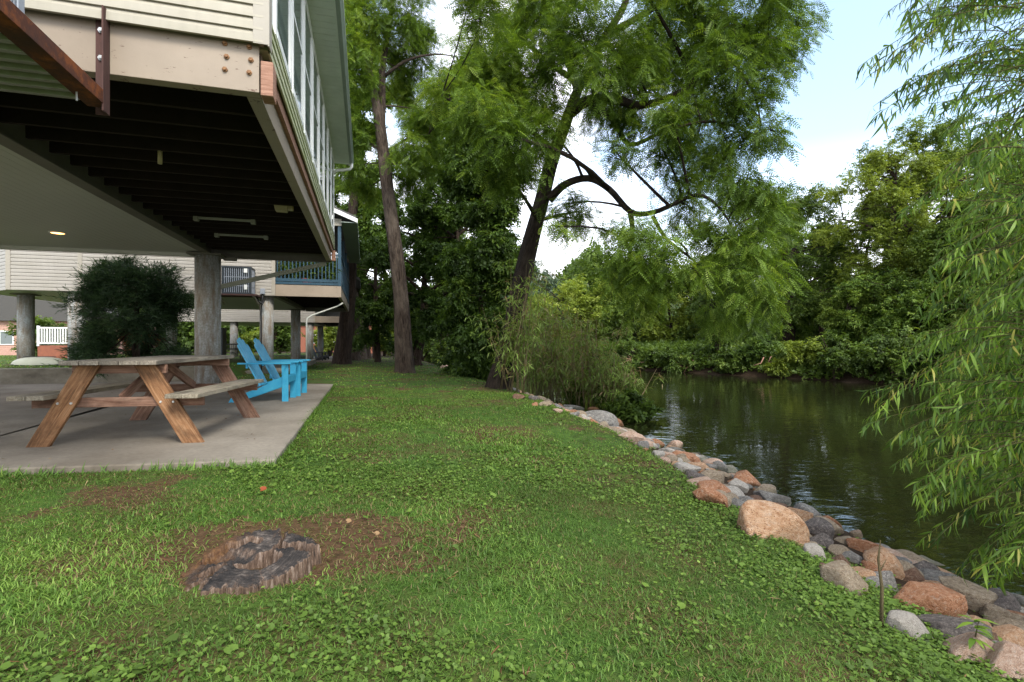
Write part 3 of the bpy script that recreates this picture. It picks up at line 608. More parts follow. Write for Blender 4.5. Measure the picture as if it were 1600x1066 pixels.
mb = MB(); mb.box((.26, -.318, .74), (.10, .006, .13)); mb.box((.26, -.318, .22), (.09, .006, .15)); ac2 = bpy.data.objects['air_conditioner.001']; mb.build('sticker', M['white'], ac2)
# ---- third cabin
O3 = W(0, 28.0, -.84)
c3 = thing('cabin', 'third and farthest raised cabin, pale siding seen beneath the second one', 'cabin', O3, TH)
cabin_far(c3, 9.3, 8.5, 2.16, False, .84)
roof(c3, 9.3, 8.5, 5.5, .5, 2.0, -.3)
columns(c3, [(-2.4, .3, .55), (-6.5, .3, .8), (-2.4, 7.8, .45), (-.3, 7.8, .4)], 0, BZ, .21)
# ------------------------------------------------------------------ picnic table
pt = thing('picnic_table', 'weathered wooden picnic table with attached benches on the patio', 'picnic table', (-3.70, 4.78, 0), R(9))
TT = .79; TL = 1.86
mb = MB(); nb = 5; bw = .155
for i in range(nb):
    x = (i-(nb-1)/2)*(bw+.006); dy = random.uniform(-.015, .015)
    mb.box((x, -.19+TL/2+dy, TT-.02), (bw, TL, .04), Matrix.Rotation(random.uniform(-.004, .004), 3, 'Z'))
mb.build('tabletop', M['weathered'], pt, bevel=.004)
for sx in (-1, 1):
    mb = MB()
    for k in (0, 1): mb.box((sx*(.56+.145*k), -.24+TL/2+random.uniform(-.01, .01), .462), (.139, TL, .04))
    mb.build('bench_seat', M['benchwood'], pt, bevel=.004)
for ye, nm in ((.0, 0), (1.50, 1)):
    dy = -.045 if nm == 0 else .045
    for sx in (-1, 1):
        mb = MB(); a = np.array([sx*.655, ye+dy, -.002]); b = np.array([sx*.235, ye+dy, TT-.045]); hw = .095
        v = []
        for yy in (-.019, .019):
            for p, sg in ((a, -1), (a, 1), (b, 1), (b, -1)): v.append(p+np.array([sg*hw, yy, 0]))
        ln = np.linalg.norm(b-a); g = []
        off = random.uniform(0, 50)
        for yy in (-.019, .019):
            for l, sg in ((0, -1), (0, 1), (ln, 1), (ln, -1)): g.append([l+off, sg*.08, yy])
        mb.add(v, [(0, 1, 2, 3), (7, 6, 5, 4), (0, 4, 5, 1), (1, 5, 6, 2), (2, 6, 7, 3), (3, 7, 4, 0)], g); lg = mb.build('leg', M['stained'] if nm == 0 else M['redwood'], pt, bevel=.004)
        for q in (-.055, .055):
            mb = MB(); cx = a+(b-a)*(.42/TT)
            mb.tube([cx+np.array([q, -.019 if nm == 0 else .019, 0]), cx+np.array([q, -.028 if nm == 0 else .028, 0])], [.012, .009], 10); mb.build('bolt', M['zinc'], lg)
    mb = MB(); mb.box((0, ye+(.0), .415-.02), (1.46, .038, .09)); mb.build('crossbeam', M['redwood'], pt, bevel=.004)
    mb = MB(); mb.box((0, ye, TT-.085), (.80, .038, .08)); mb.build('top_batten', M['redwood'], pt, bevel=.004)
for sx in (-1, 1):
    mb = MB(); mb.bar((sx*.02, .75, TT-.06), (sx*.02, .05 if sx < 0 else 1.45, .42), .038, .085); mb.build('diagonal_brace', M['redwood'], pt, bevel=.004)
# ------------------------------------------------------------------ adirondack chairs (facing +x)
def chair(label, loc, rz, m1, m2, group):
    t = thing('adirondack_chair', label, 'chair', loc, rz, group)
    for sy in (-1, 1):
        mb = MB(); mb.box((0, sy*.29, .30), (.095, .035, .60)); mb.build('front_leg', m1, t, bevel=.003)
        mb = MB(); a = [(.02, .40), (.02, .26), (-.70, .0), (-.84, .0), (-.80, .07), (-.40, .22), (-.05, .40)]
        mb.extr([(p, q) for p, q in a], (0, sy*.262-.014, 0), (0, sy*.262+.014, 0), (1, 0, 0), (0, 0, 1)); mb.build('side_rail', m1, t, bevel=.003)
        mb = MB(); ar = [(.10, -.06), (.10, .075), (-.05, .075), (-.5, .04), (-.70, .03), (-.70, -.03), (-.4, -.06)]
        v = MB(); v.prism([(p, sy*.29+q*sy) for p, q in (ar if sy > 0 else ar[::-1])], .60, .626); v.build('armrest', m1, t, bevel=.004)
        mb = MB(); mb.extr([(-.05, .60), (.03, .60), (-.045, .42)], (0, sy*.315-.012, 0), (0, sy*.315+.012, 0), (1, 0, 0), (0, 0, 1)); mb.build('arm_bracket', m1, t, bevel=.002)
    mb = MB()
    for k in range(6):
        x = .0-.083*k; z = .405-.028*k-.003*k; mb.box((x, 0, z), (.075, .52, .02), np.array(Matrix.Rotation(.33, 3, 'Y')).T if False else np.array(Matrix.Rotation(-.33, 3, 'Y')))
    mb.build('seat', m1, t, bevel=.003)
    mb = MB(); mb.box((.035, 0, .355), (.022, .56, .11)); mb.build('front_apron', m1, t, bevel=.003)
    A = np.array([-.37, .255]); B = np.array([-.745, 1.02]); ax_ = (B-A)/np.linalg.norm(B-A); nn = np.array([ax_[1], -ax_[0]])
    hs = [.74, .83, .86, .83, .74]
    for k in range(5):
        y0 = -.235+k*.094; fan = (k-2)*.018; h = hs[k]; mb = MB(); w = .041
        pr = [(-w, 0), (w, 0), (w*1.25, h-.05), (w*.8, h-.012), (0, h), (-w*.8, h-.012), (-w*1.25, h-.05)]
        v = [];
        for off in (0, -.02):
            for p, q in pr:
                xz = A+ax_*q+nn*off; v.append((xz[0], y0+p+fan*q/.8, xz[1]))
        n = len(pr); mb.add(v, [tuple(range(n)), tuple(range(n, 2*n))[::-1]]+[(i, (i+1) % n, n+(i+1) % n, n+i)[::-1] for i in range(n)])
        mb.build('back_slat', m2, t, bevel=.003)
    for q, wd in ((.12, .5), (.37, .62)):
        c = A+ax_*q-nn*.037; mb = MB(); mb.box((c[0], 0, c[1]), (.03, wd, .07)); mb.build('back_batten', m1, t, bevel=.003)
    return t
G = 'adirondack chairs on the patio'
ca = chair('turquoise adirondack chair beside the picnic bench, nearer of the blue pair', (-3.70, 8.40, .0), R(12), M['blue'], M['bluelight'], G)
cb = copy_tree(ca); cb['label'] = 'turquoise adirondack chair farther from the picnic table, partly hidden by its twin'; cb.location = (-3.83, 9.18, 0)
# ------------------------------------------------------------------ stump
def stump():
    c = hit(392, 893); cx, cy = c[0], c[1]; cz = gz(cx, cy)
    t = thing('tree_stump', 'weathered hollow grey tree stump sunk in the lawn', 'tree stump', (cx, cy, cz))
    nt_, nr_ = 260, 60; th = np.linspace(0, 2*np.pi, nt_, endpoint=False)
    def outline(a):
        return .262*(1+.05*np.sin(2*a+.6)+.05*np.sin(3*a+1.9)+.035*np.sin(5*a+.4)+.02*np.sin(9*a))*(1-.20*np.exp(-(np.angle(np.exp(1j*(a+1.98)))/.07)**2)-.15*np.exp(-(np.angle(np.exp(1j*(a-.10)))/.10)**2)-.12*np.exp(-(np.angle(np.exp(1j*(a-1.45)))/.06)**2)-.10*np.exp(-(np.angle(np.exp(1j*(a+.9)))/.05)**2))+.006*np.sin(37*a+2*np.sin(5*a))+.004*np.sin(71*a)
    Ro = outline(th); rho = np.linspace(0, 1, nr_)
    TH_, RH = np.meshgrid(th, rho); RAD = RH*outline(TH_); xx = RAD*np.cos(TH_); yy = RAD*np.sin(TH_)*.98
    z = .074+.009*np.sin(3*TH_+1)*RH+.003*vnoise(xx*38, yy*38, 21)+.003*vnoise(xx*90, yy*90, 22)-.0022*np.sin(RAD*230+2*vnoise(xx*12, yy*12, 29))
    z -= .035*sst(-.05, -.26, xx)                         # lower, rotted side
    # hollow
    z += .035*yy/.28+.012*vnoise(xx*14, yy*14, 24); d = np.hypot((xx-.045)/.088, (yy+.02)/.075); z -= .13*sst(1.15, .85, d+.22*vnoise(xx*25, yy*25, 5))
    d2 = np.hypot((xx+.10)/.10, (yy-.02)/.05); z -= .045*sst(1.3, .5, d2+.25*vnoise(xx*20, yy*20, 6))
    def crack(x0, y0, x1, y1, w, dep):
        ex, ey = x1-x0, y1-y0; l2 = ex*ex+ey*ey; k = np.clip(((xx-x0)*ex+(yy-y0)*ey)/l2, 0, 1)
        dd = np.hypot(xx-x0-k*ex, yy-y0-k*ey+.012*np.sin(k*14)); return dep*sst(w, w*.62, dd)
    z -= crack(.05, .0, .09, .12, .016, .12)+crack(.085, .11, .33, .02, .030, .13)+crack(.085, .11, .02, .32, .014, .06)+crack(-.10, -.09, -.15, -.34, .020, .11)
    z -= crack(-.2, .06, -.05, .16, .03, .04)+crack(-.15, -.12, -.05, -.02, .02, .05)+crack(-.3, .05, -.2, 0, .02, .04)
    z -= .006*sst(.96, 1.0, RH)+.008*np.clip(np.sin(23*TH_+2*np.sin(9*TH_)), 0, 1)*sst(.8, 1, RH)
    z = np.maximum(z, -.04)
    V = [np.stack([xx, yy, z], -1).reshape(-1, 3)]
    nside = 14
    for k in range(1, nside+1):
        q = k/nside; groove = 1+.045*q*q*(1+.5*np.sin(4*th))+.010*vnoise(th*22, th*0+q*.8, 33)*(.5+.5*q)+.007*vnoise(th*60, th*0+q*1.5, 34); rr_ = Ro*groove*(1.0+.012*math.sin(q*3.14))
        V.append(np.stack([rr_*np.cos(th), rr_*np.sin(th)*.98, z[-1]*(1-q)-.09*q], -1))
    V = np.concatenate(V); tot = nr_+nside; I = np.arange(tot*nt_).reshape(tot, nt_)
    Q = np.stack([I[:-1], np.roll(I[:-1], -1, 1), np.roll(I[1:], -1, 1), I[1:]], -1).reshape(-1, 4)
    def col(nt):
        v = coords(nt, 'Object'); sep = nt.nodes.new('ShaderNodeSeparateXYZ'); L(nt, v, sep.inputs[0])
        top = ramp(nt, noise(nt, v, 9, 8, .75), [(.38, (.012, .011, .011)), (.56, (.042, .035, .031)), (.74, (.20, .165, .14))])
        side = ramp(nt, noise(nt, coords(nt, 'Object', (1, 1, .12)), 70, 6, .7), [(.34, (.022, .014, .010)), (.52, (.125, .080, .055)), (.68, (.30, .235, .19))])
        geo = nt.nodes.new('ShaderNodeNewGeometry'); s2 = nt.nodes.new('ShaderNodeSeparateXYZ'); L(nt, geo.outputs['True Normal'], s2.inputs[0])
        wv = N(nt, 'ShaderNodeTexWave', wave_type='RINGS', rings_direction='Z', Scale=26, Distortion=5, Detail=3); L(nt, v, wv.inputs['Vector']); top = mixc(nt, .45, top, ramp(nt, wv.outputs['Fac'], [(.2, .4), (.8, 1.2)]), 'MULTIPLY')
        c = mixc(nt, ramp(nt, s2.outputs[2], [(.35, 0), (.75, 1)]), side, top)
        ms = N(nt, 'ShaderNodeMath', operation='MULTIPLY_ADD'); L(nt, sep.outputs[0], ms.inputs[0]); ms.inputs[1].default_value = -2.2; L(nt, noise(nt, v, 7, 6, .7), ms.inputs[2])
        c = mixc(nt, ramp(nt, ms.outputs[0], [(.72, 0), (.95, .75)]), c, ramp(nt, noise(nt, v, 60, 5, .7), [(.35, (.06, .022, .008)), (.65, (.16, .075, .02))]))
        return c
    m = pbr('rotten_wood', col, .75, lambda nt: bump(nt, noise(nt, coords(nt, 'Object', (1, 1, .3)), 75, 8, .75), .9, .012), .3)
    quadmesh('body', V, Q, m, t, smooth=False)
    return cx, cy
SX, SY = stump()
# ------------------------------------------------------------------ rocks along the bank
def wetline(nt, c):
    g = nt.nodes.new('ShaderNodeNewGeometry'); sp = nt.nodes.new('ShaderNodeSeparateXYZ'); L(nt, g.outputs['Position'], sp.inputs[0])
    ma = N(nt, 'ShaderNodeMath', operation='MULTIPLY_ADD'); L(nt, noise(nt, g.outputs['Position'], 9, 4, .6), ma.inputs[0]); ma.inputs[1].default_value = .10; L(nt, sp.outputs[2], ma.inputs[2])
    mr = N(nt, 'ShaderNodeMapRange'); L(nt, ma.outputs[0], mr.inputs[0]); mr.inputs[1].default_value = -.60; mr.inputs[2].default_value = -.67
    return mixc(nt, mr.outputs[0], c, mixc(nt, 1.0, c, (.38, .40, .34), 'MULTIPLY'))
def rockmat(name, c1, c2, c3, pits=0.0, sc=6):
    def col(nt):
        oi = nt.nodes.new('ShaderNodeObjectInfo'); v = coords(nt, 'Object')
        off = nt.nodes.new('ShaderNodeVectorMath'); off.operation = 'ADD'; cmb = nt.nodes.new('ShaderNodeCombineXYZ')
        mul = N(nt, 'ShaderNodeMath', operation='MULTIPLY'); L(nt, oi.outputs['Random'], mul.inputs[0]); mul.inputs[1].default_value = 40
        L(nt, mul.outputs[0], cmb.inputs[0]); L(nt, v, off.inputs[0]); L(nt, cmb.outputs[0], off.inputs[1]); v = off.outputs[0]
        c = ramp(nt, noise(nt, v, sc, 9, .68, .5), [(.33, c1), (.5, c2), (.66, c3)])
        fine = ramp(nt, noise(nt, v, sc*7, 7, .78), [(.32, .45), (.6, 1.12)])
        c = mixc(nt, .8, c, fine, 'MULTIPLY')
        wt = ramp(nt, noise(nt, v, sc*.9, 7, .7), [(.55, 0), (.70, .6)]); c = mixc(nt, wt, c, (.50, .44, .37))
        if pits:
            vo = N(nt, 'ShaderNodeTexVoronoi', Scale=sc*2.1); L(nt, v, vo.inputs['Vector'])
            gate = ramp(nt, noise(nt, v, sc*1.5, 3, .5), [(.47, 0), (.53, 1)])
            pm = mixc(nt, 1.0, ramp(nt, vo.outputs['Distance'], [(.20, 1), (.32, 0)]), gate, 'MULTIPLY')
            c = mixc(nt, mixc(nt, pits, (0, 0, 0), pm), c, (.15, .055, .025))
        return c
    return pbr(name, lambda nt: wetline(nt, col(nt)), .8, lambda nt: bump(nt, noise(nt, coords(nt, 'Object'), sc*3, 10, .74), .9, .035), .25)
RM = {
 'peach': rockmat('peach_sandstone', (.36, .18, .09), (.52, .32, .19), (.62, .45, .32), .8),
 'rust': rockmat('rust_sandstone', (.22, .085, .035), (.40, .19, .10), (.50, .31, .20), .4),
 'pink': rockmat('pink_stone', (.36, .22, .15), (.52, .36, .27), (.63, .50, .41), .3),
 'grey': rockmat('grey_river_stone', (.13, .12, .115), (.24, .23, .215), (.38, .36, .335)),
 'dark': rockmat('dark_purple_stone', (.070, .060, .058), (.14, .12, .112), (.23, .20, .18)),
 'white': rockmat('pale_stone', (.32, .29, .25), (.47, .43, .38), (.60, .56, .50)),
 'tan': rockmat('tan_stone', (.19, .14, .10), (.33, .26, .18), (.45, .38, .29), .3),
 'brown': rockmat('brown_stone', (.085, .045, .03), (.18, .10, .065), (.28, .18, .12), .2)}
import bmesh
def rock_mesh(seed, angular, flat):
    bm = bmesh.new(); bmesh.ops.create_icosphere(bm, subdivisions=4, radius=1)
    V = np.array([v.co[:] for v in bm.verts]); rg = np.random.default_rng(seed)
    for k in range(10+int(angular*12)):              # planar cuts make facets
        n = nrm(rg.normal(size=3)); dd = rg.uniform(.48, .86) if angular > .4 else rg.uniform(.62, .93)
        ex = V@n-dd; V = V-np.outer(np.clip(ex, 0, None), n)*(.95 if angular > .4 else .75)
    def n3(p, f, s):
        r2 = np.random.default_rng(s); o = 0
        for _ in range(7):
            a = r2.normal(size=3); a /= np.linalg.norm(a); o = o+np.sin(p@a*f*r2.uniform(.6, 1.5)+r2.uniform(0, 6.28))
        return o/5
    V = V*(1+.11*n3(V, 2.2, seed+1)+.035*n3(V, 7, seed+2)+.014*n3(V, 18, seed+3))[:, None]
    V = V-(V.max(0)+V.min(0))/2; V = V/np.abs(V).max(0)*np.array([1, 1, .95])
    for v, c in zip(bm.verts, V): v.co = c
    me = bpy.data.meshes.new('rock'); bm.to_mesh(me); bm.free(); return me
ROCKS = [ # u, v, w, h, stone, angular, tilt, label
 (984,684,40,22,'pink',.5,8,'flat pink rock just below the big dark boulder on the bank'),
 (1005,697,19,17,'grey',.2,0,'small pale grey stone beside the flat pink rock'),
 (1022,693,28,13,'rust',.6,-5,'narrow orange rock lying against the salmon rock'),
 (1055,701,26,26,'pink',.3,25,'upright salmon rock standing at the water edge'),
 (1029,712,20,14,'white',.2,0,'pale grey stone in front of the narrow orange rock'),
 (1061,716,27,13,'tan',.3,0,'tan grey rock below the upright salmon rock'),
 (1087,714,20,13,'dark',.4,0,'dark grey stone by the water above the oval peach stone'),
 (1087,730,30,15,'peach',.1,5,'smooth oval peach stone half way along the bank'),
 (1103,722,30,12,'grey',.2,0,'long flat grey stone behind the oval peach stone'),
 (1122,731,24,20,'grey',.5,20,'striped grey rock leaning toward the water'),
 (1085,747,32,20,'dark',.4,10,'flat mauve grey stone set in the ivy at the lawn edge'),
 (1113,748,44,26,'tan',.5,15,'pale topped brown rock sloping down beside the mauve stone'),
 (1164,752,50,32,'rust',.4,22,'bright rust orange rock standing out against the water'),
 (1151,761,30,23,'white',.6,20,'whitish rock with a dark slot below the rust orange rock'),
 (1109,780,48,33,'rust',.8,20,'rough orange brown rock with white scars at the lawn edge'),
 (1128,783,30,30,'tan',.4,10,'taupe rock leaning on the rough orange brown rock'),
 (1152,790,26,20,'grey',.2,0,'rounded slate grey stone touching the big pitted boulder'),
 (1148,772,28,14,'dark',.2,5,'half buried mauve stone among ivy above the pitted boulder'),
 (1178,782,26,15,'brown',.3,0,'dull brown stone tucked behind the big pitted boulder'),
 (1208,779,56,20,'grey',.5,12,'long grey slab lying at the water edge'),
 (1212,798,38,20,'brown',.3,5,'brown orange stone on top of the pitted boulder'),
 (1246,810,42,32,'peach',.2,15,'rounded peach rock just behind the big pitted boulder'),
 (1207,824,108,70,'peach',.4,14,'biggest peach orange boulder, covered in dark pits'),
 (1278,828,46,36,'dark',.3,20,'dark purple grey rock with ridges by the water'),
 (1276,849,40,34,'dark',.3,15,'dark rounded rock above the white egg shaped stone'),
 (1271,866,36,30,'white',.1,20,'white egg shaped stone touching the big pitted boulder'),
 (1293,825,52,26,'tan',.4,10,'tan rock half in the water beside the dark ridged rock'),
 (1320,846,36,18,'tan',.5,15,'small flat tan stone at the water edge near the clover'),
 (1352,858,62,28,'rust',.5,8,'dark orange rock at the water edge behind the round peach boulder'),
 (1381,883,74,52,'peach',.2,14,'large round peach boulder behind the dry stalk'),
 (1314,881,36,24,'brown',.4,0,'brown pink stone between the ochre rock and the water'),
 (1312,866,30,24,'tan',.4,5,'small tan stone uphill of the dark orange rock'),
 (1288,890,22,17,'brown',.2,0,'little brown cobble at the lawn edge below the white egg stone'),
 (1325,911,60,50,'tan',.7,10,'rough ochre tan rock with a broken face at the lawn edge'),
 (1376,908,64,36,'grey',.3,8,'wide grey pink rock under the round peach boulder'),
 (1420,902,46,34,'brown',.4,10,'brown rock under the dark purple slab'),
 (1436,892,60,34,'dark',.5,12,'dark purple slab by the water under the willow'),
 (1446,882,70,18,'white',.3,10,'pale grey flat slab topping the dark purple slab'),
 (1463,906,64,34,'grey',.3,10,'grey rounded rock half hidden by hanging willow leaves'),
 (1449,944,104,58,'rust',.8,12,'long jagged rust red rock with a pale flat top'),
 (1507,936,82,52,'tan',.5,14,'large striped tan rock behind the jagged rust rock'),
 (1548,940,90,44,'dark',.4,14,'long dark grey slab at the water edge under the willow'),
 (1524,975,46,26,'peach',.4,5,'orange rock wedged in front of the striped tan rock'),
 (1413,966,50,26,'dark',.3,8,'dark olive stone behind the white grey boulder'),
 (1425,985,76,44,'white',.2,16,'smooth white grey boulder at the lawn edge near the dry stalk'),
 (1488,985,104,46,'dark',.2,6,'broad dark taupe rock beside the white grey boulder'),
 (1533,1000,54,24,'brown',.3,4,'low brown stone above the pink white boulder'),
 (1511,1016,84,56,'pink',.3,8,'pink white boulder behind a young sprig of leaves'),
 (1576,1004,62,46,'peach',.3,0,'peach boulder resting against the pink speckled boulder'),
 (1573,1040,80,64,'pink',.2,0,'large pink speckled boulder, lowest on the bank'),
 (1580,970,48,30,'rust',.5,5,'rust coloured rock between the water and the peach boulder'),
 (1556,962,48,32,'tan',.4,5,'tan rock tucked below the long dark slab'),
 (1612,955,60,40,'grey',.3,5,'grey rock at the edge of the water by the willow tips'),
 (1625,1000,60,44,'dark',.3,5,'dark rock at the frame edge behind the pink boulders'),
 (938,657,62,29,'grey',.1,10,'big dark grey whale backed boulder beside the leafy shrub'),
 (962,665,24,22,'rust',.3,30,'orange rock tucked under the end of the big dark boulder'),
 (895,640,34,13,'grey',.5,4,'flat grey slab above the big dark boulder'),
 (906,648,22,12,'tan',.3,0,'tan stone between the flat slab and the dark boulder'),
 (872,643,16,9,'pink',.2,0,'little pink cobble at the end of the flat grey slab'),
 (926,641,20,9,'rust',.3,0,'orange stone peeping over the big dark boulder'),
 (811,621,20,11,'brown',.4,0,'reddish brown rock at the foot of the leaning trunk'),
 (835,623,18,9,'dark',.3,0,'dark flat stone under the bamboo canes'),
 (836,633,10,8,'rust',.3,0,'tiny orange cobble by the bamboo canes'),
 (852,632,22,10,'tan',.3,0,'brown grey flat stone under the bamboo'),
 (694,574,12,7,'pink',.4,0,'small pink rock on the pile at the distant bend'),
 (703,575,14,10,'brown',.5,0,'brown rock in the middle of the distant pile'),
 (712,578,13,9,'pink',.5,0,'pale pink rock at the low end of the distant pile'),
 (706,572,10,8,'peach',.5,0,'peach rock topping the distant pile'),
]
for i, (u, v, w, h, st, ang, tilt, lab) in enumerate(ROCKS):
    p = hit(u, v+h*.22); d = p[1]; a = w*d/F/2*1.05; b = h*d/F/2*1.18
    me = rock_mesh(100+i, ang+.22, 0); me.materials.append(RM[st]); me.polygons.foreach_set('use_smooth', np.ones(len(me.polygons), bool)); me.update()
    o = bpy.data.objects.new('rock', me); COL.objects.link(o)
    dep = max(b, a*.62); o.scale = (a, dep, b*.98); o.rotation_euler = (R(random.uniform(-8, 8)), R(tilt), R(random.uniform(-14, 14)))
    c = PX(u, v, d+dep*.35); o.location = (c[0], c[1], c[2]); tag(o, lab, 'rock', 'rocks along the river bank')
# packing cobbles that fill the slope between the larger rocks
ct = ['grey', 'tan', 'tan', 'pink', 'peach', 'grey', 'rust', 'white']; meshes = {}
n_c = 0
for k in range(300):
    s = random.uniform(-3.4, 8.5); u = random.uniform(.2, 1.6); r = float(re_(s))+u; p = W(r, s)
    z = gz(p[0], p[1]); q = random.choice(ct); key = (q, k % 5)
    if key not in meshes:
        me = rock_mesh(500+len(meshes), .3+.5*(k % 2), 0); me.materials.append(RM[q]); me.polygons.foreach_set('use_smooth', np.ones(len(me.polygons), bool)); meshes[key] = me
    a = random.uniform(.035, .08)+.10*random.random()**2; o = bpy.data.objects.new('cobble', meshes[key]); COL.objects.link(o)
    o.scale = (a, a*random.uniform(.7, 1), a*random.uniform(.5, .75)); o.rotation_euler = (random.uniform(-.3, .3), random.uniform(-.3, .3), random.uniform(0, 6.28)); o.location = (p[0], p[1], z+.01)
    tag(o, 'small cobble packed in the gaps between the larger bank rocks', 'cobble', 'cobbles packed between the bank rocks')
# ------------------------------------------------------------------ trees
def sample_limbs(limbs, step=.12):
    P = []; Rd = []
    for pts, rad in limbs:
        pts = np.asarray(pts); rad = np.asarray(rad)
        for i in range(len(pts)-1):
            n = max(2, int(np.linalg.norm(pts[i+1]-pts[i])/step)); t = np.linspace(0, 1, n)[:, None]
            P.append(pts[i]*(1-t)+pts[i+1]*t); Rd.append(rad[i]*(1-t[:, 0])+rad[i+1]*t[:, 0])
    return np.concatenate(P), np.concatenate(Rd)
def smooth_path(pts, rad, k=4):
    pts = np.asarray(pts, float); rad = np.asarray(rad, float); n = len(pts)
    if n < 3: return pts, rad
    out = []; ro = []
    for i in range(n-1):
        p0 = pts[max(i-1, 0)]; p1 = pts[i]; p2 = pts[i+1]; p3 = pts[min(i+2, n-1)]
        for j in range(k):
            t = j/k; out.append(.5*((2*p1)+(-p0+p2)*t+(2*p0-5*p1+4*p2-p3)*t*t+(-p0+3*p1-3*p2+p3)*t**3)); ro.append(rad[i]*(1-t)+rad[i+1]*t)
    out.append(pts[-1]); ro.append(rad[-1]); return np.array(out), np.array(ro)
def leaves_on(rg, P0, P1, P2, count, spread, droop, tmpl, scale, tint_c, tmin=.2, tv=.17, up_bias=1.0):
    """count leaves along each bezier twig (arrays of twigs); returns V,Q,tint"""
    n = len(P0); k = rg.integers(0, n, count); t = rg.uniform(tmin, 1.0, count)**.8
    pos = bez(P0[k], P1[k], P2[k], t)+rg.normal(size=(count, 3))*spread
    tan = nrm((1-t)[:, None]*(P1[k]-P0[k])+t[:, None]*(P2[k]-P1[k]))
    rnd = nrm(rg.normal(size=(count, 3))*np.array([1, 1, .45])); d = nrm(tan*.55+rnd+np.array([0, 0, -droop])*rg.uniform(.3, 1.2, (count, 1)))
    up = nrm(np.array([0, 0, up_bias])+rg.normal(size=(count, 3))*.42)
    tint = np.clip(tint_c[k]+rg.normal(size=count)*tv, 0, 1)
    return instance(tmpl, pos, d, up, scale*rg.uniform(.7, 1.25, count), tint)
def tree(name, label, cat, base, limbs, clumps, tmpl, lm, bk, twigs=8, scale=1.0, droop=.5, seed=0, group=None, trunk_sides=14, lump=.06, spread=.10, tv=.17, tint0=.5, branch_r=.012):
    rg = np.random.default_rng(seed); base = np.array(base, float)
    t = thing(name, label, cat, tuple(base), 0, group)
    mb = MB(); sl = []
    for i, (p, r) in enumerate(limbs):
        p, r = smooth_path(p, r); sl.append((p, r)); mb.tube(p, r, trunk_sides if i == 0 else max(7, trunk_sides-5), lump if i == 0 else lump*.6, seed=seed+i)
    trunk = mb.build('trunk', bk, t, True, origin=base)
    if not len(clumps): return t
    LP, LR = sample_limbs(sl); C = np.array([c[:3] for c in clumps], float); CR = np.array([c[3] for c in clumps]); CN = np.array([c[4] for c in clumps], int)
    B0 = []; BR = []
    for c in C:
        dv = LP-c; dist = np.linalg.norm(dv, axis=1)+np.clip(dv[:, 2], 0, None)*.8+np.where(LP[:, 2] < base[2]+1.2, 3, 0); k = int(np.argmin(dist)); B0.append(LP[k]); BR.append(LR[k])
    B0 = np.array(B0); BR = np.array(BR); ln = np.linalg.norm(C-B0, axis=1)
    B1 = (B0+C)/2+np.c_[rg.normal(size=(len(C), 2))*.10*ln[:, None], .12*ln]
    r0 = np.minimum(branch_r+.012*ln, BR*.75+.004)
    V1, Q1, G1 = twig_tubes(B0, B1, C, r0, r0*.4, 5, 5)
    T0, T1, T2, tc = [], [], [], []
    for i in range(len(C)):
        k = twigs; u = rg.uniform(.45, 1.0, k); p0 = bez(B0[i], B1[i], C[i], u) if ln[i] > .3 else np.repeat(C[i][None], k, 0)
        d = nrm(rg.normal(size=(k, 3))*np.array([1, 1, .8])); p2 = C[i]+d*CR[i]*rg.uniform(.55, 1.12, (k, 1)); p2[:, 2] -= .12*CR[i]
        p0 = C[i]+(p0-C[i])*np.minimum(1, CR[i]/(np.linalg.norm(p0-C[i], axis=1)+1e-6))[:, None]
        p1 = (p0+p2)/2+np.array([0, 0, .18*CR[i]]); T0.append(p0); T1.append(p1); T2.append(p2); tc.append(np.full(k, tint0+rg.normal()*.13)+rg.normal(size=k)*.06)
    T0, T1, T2, tc = map(np.concatenate, (T0, T1, T2, tc))
    V2, Q2, G2 = twig_tubes(T0, T1, T2, np.full(len(T0), branch_r*.55), np.full(len(T0), branch_r*.2), 3, 3)
    V = np.concatenate([V1, V2])-base; Q = np.concatenate([Q1, Q2+len(V1)])
    quadmesh('branches', V, Q, bk, t, gr=np.concatenate([G1, G2]), smooth=True)
    # leaves
    w = np.repeat(CN/twigs, twigs); VV, QQ, TT_ = [], [], []; off = 0
    cnt = rg.poisson(w); kk = np.repeat(np.arange(len(T0)), cnt)
    v, q, tt = leaves_on_idx(rg, T0, T1, T2, kk, spread*np.repeat(CR, twigs)[kk], droop, tmpl, scale, tc, tv)
    quadmesh('crown', v-base, q, lm, t, tint=tt)
    return t
def leaves_on_idx(rg, P0, P1, P2, k, spread, droop, tmpl, scale, tint_c, tv):
    count = len(k); t = rg.uniform(.1, 1.0, count)**.75
    pos = bez(P0[k], P1[k], P2[k], t)+rg.normal(size=(count, 3))*spread[:, None]
    tan = nrm((1-t)[:, None]*(P1[k]-P0[k])+t[:, None]*(P2[k]-P1[k]))
    rnd = nrm(rg.normal(size=(count, 3))*np.array([1, 1, .4])); d = nrm(tan*.5+rnd+np.array([0, 0, -droop])*rg.uniform(.3, 1.2, (count, 1)))
    up = nrm(np.array([0, 0, 1.])+rg.normal(size=(count, 3))*.42)
    return instance(tmpl, pos, d, up, scale*rg.uniform(.7, 1.25, count), np.clip(tint_c[k]+rg.normal(size=count)*tv, 0, 1))
def pxpath(pts, d0, d1): n = len(pts); return np.array([PX(u, v, d0+(d1-d0)*i/(n-1)) for i, (u, v) in enumerate(pts)])
def pxclumps(L_, d0, d1, rg, n=230, rs=1.0):
    out = []
    for c in L_:
        u, v, rp = c[:3]; d = rg.uniform(d0, d1) if len(c) < 4 else c[3]; p = PX(u, v, d); rad = rp*d/F*rs
        out.append((*p, rad, int(n*(rad/.75)**2)))
    return out
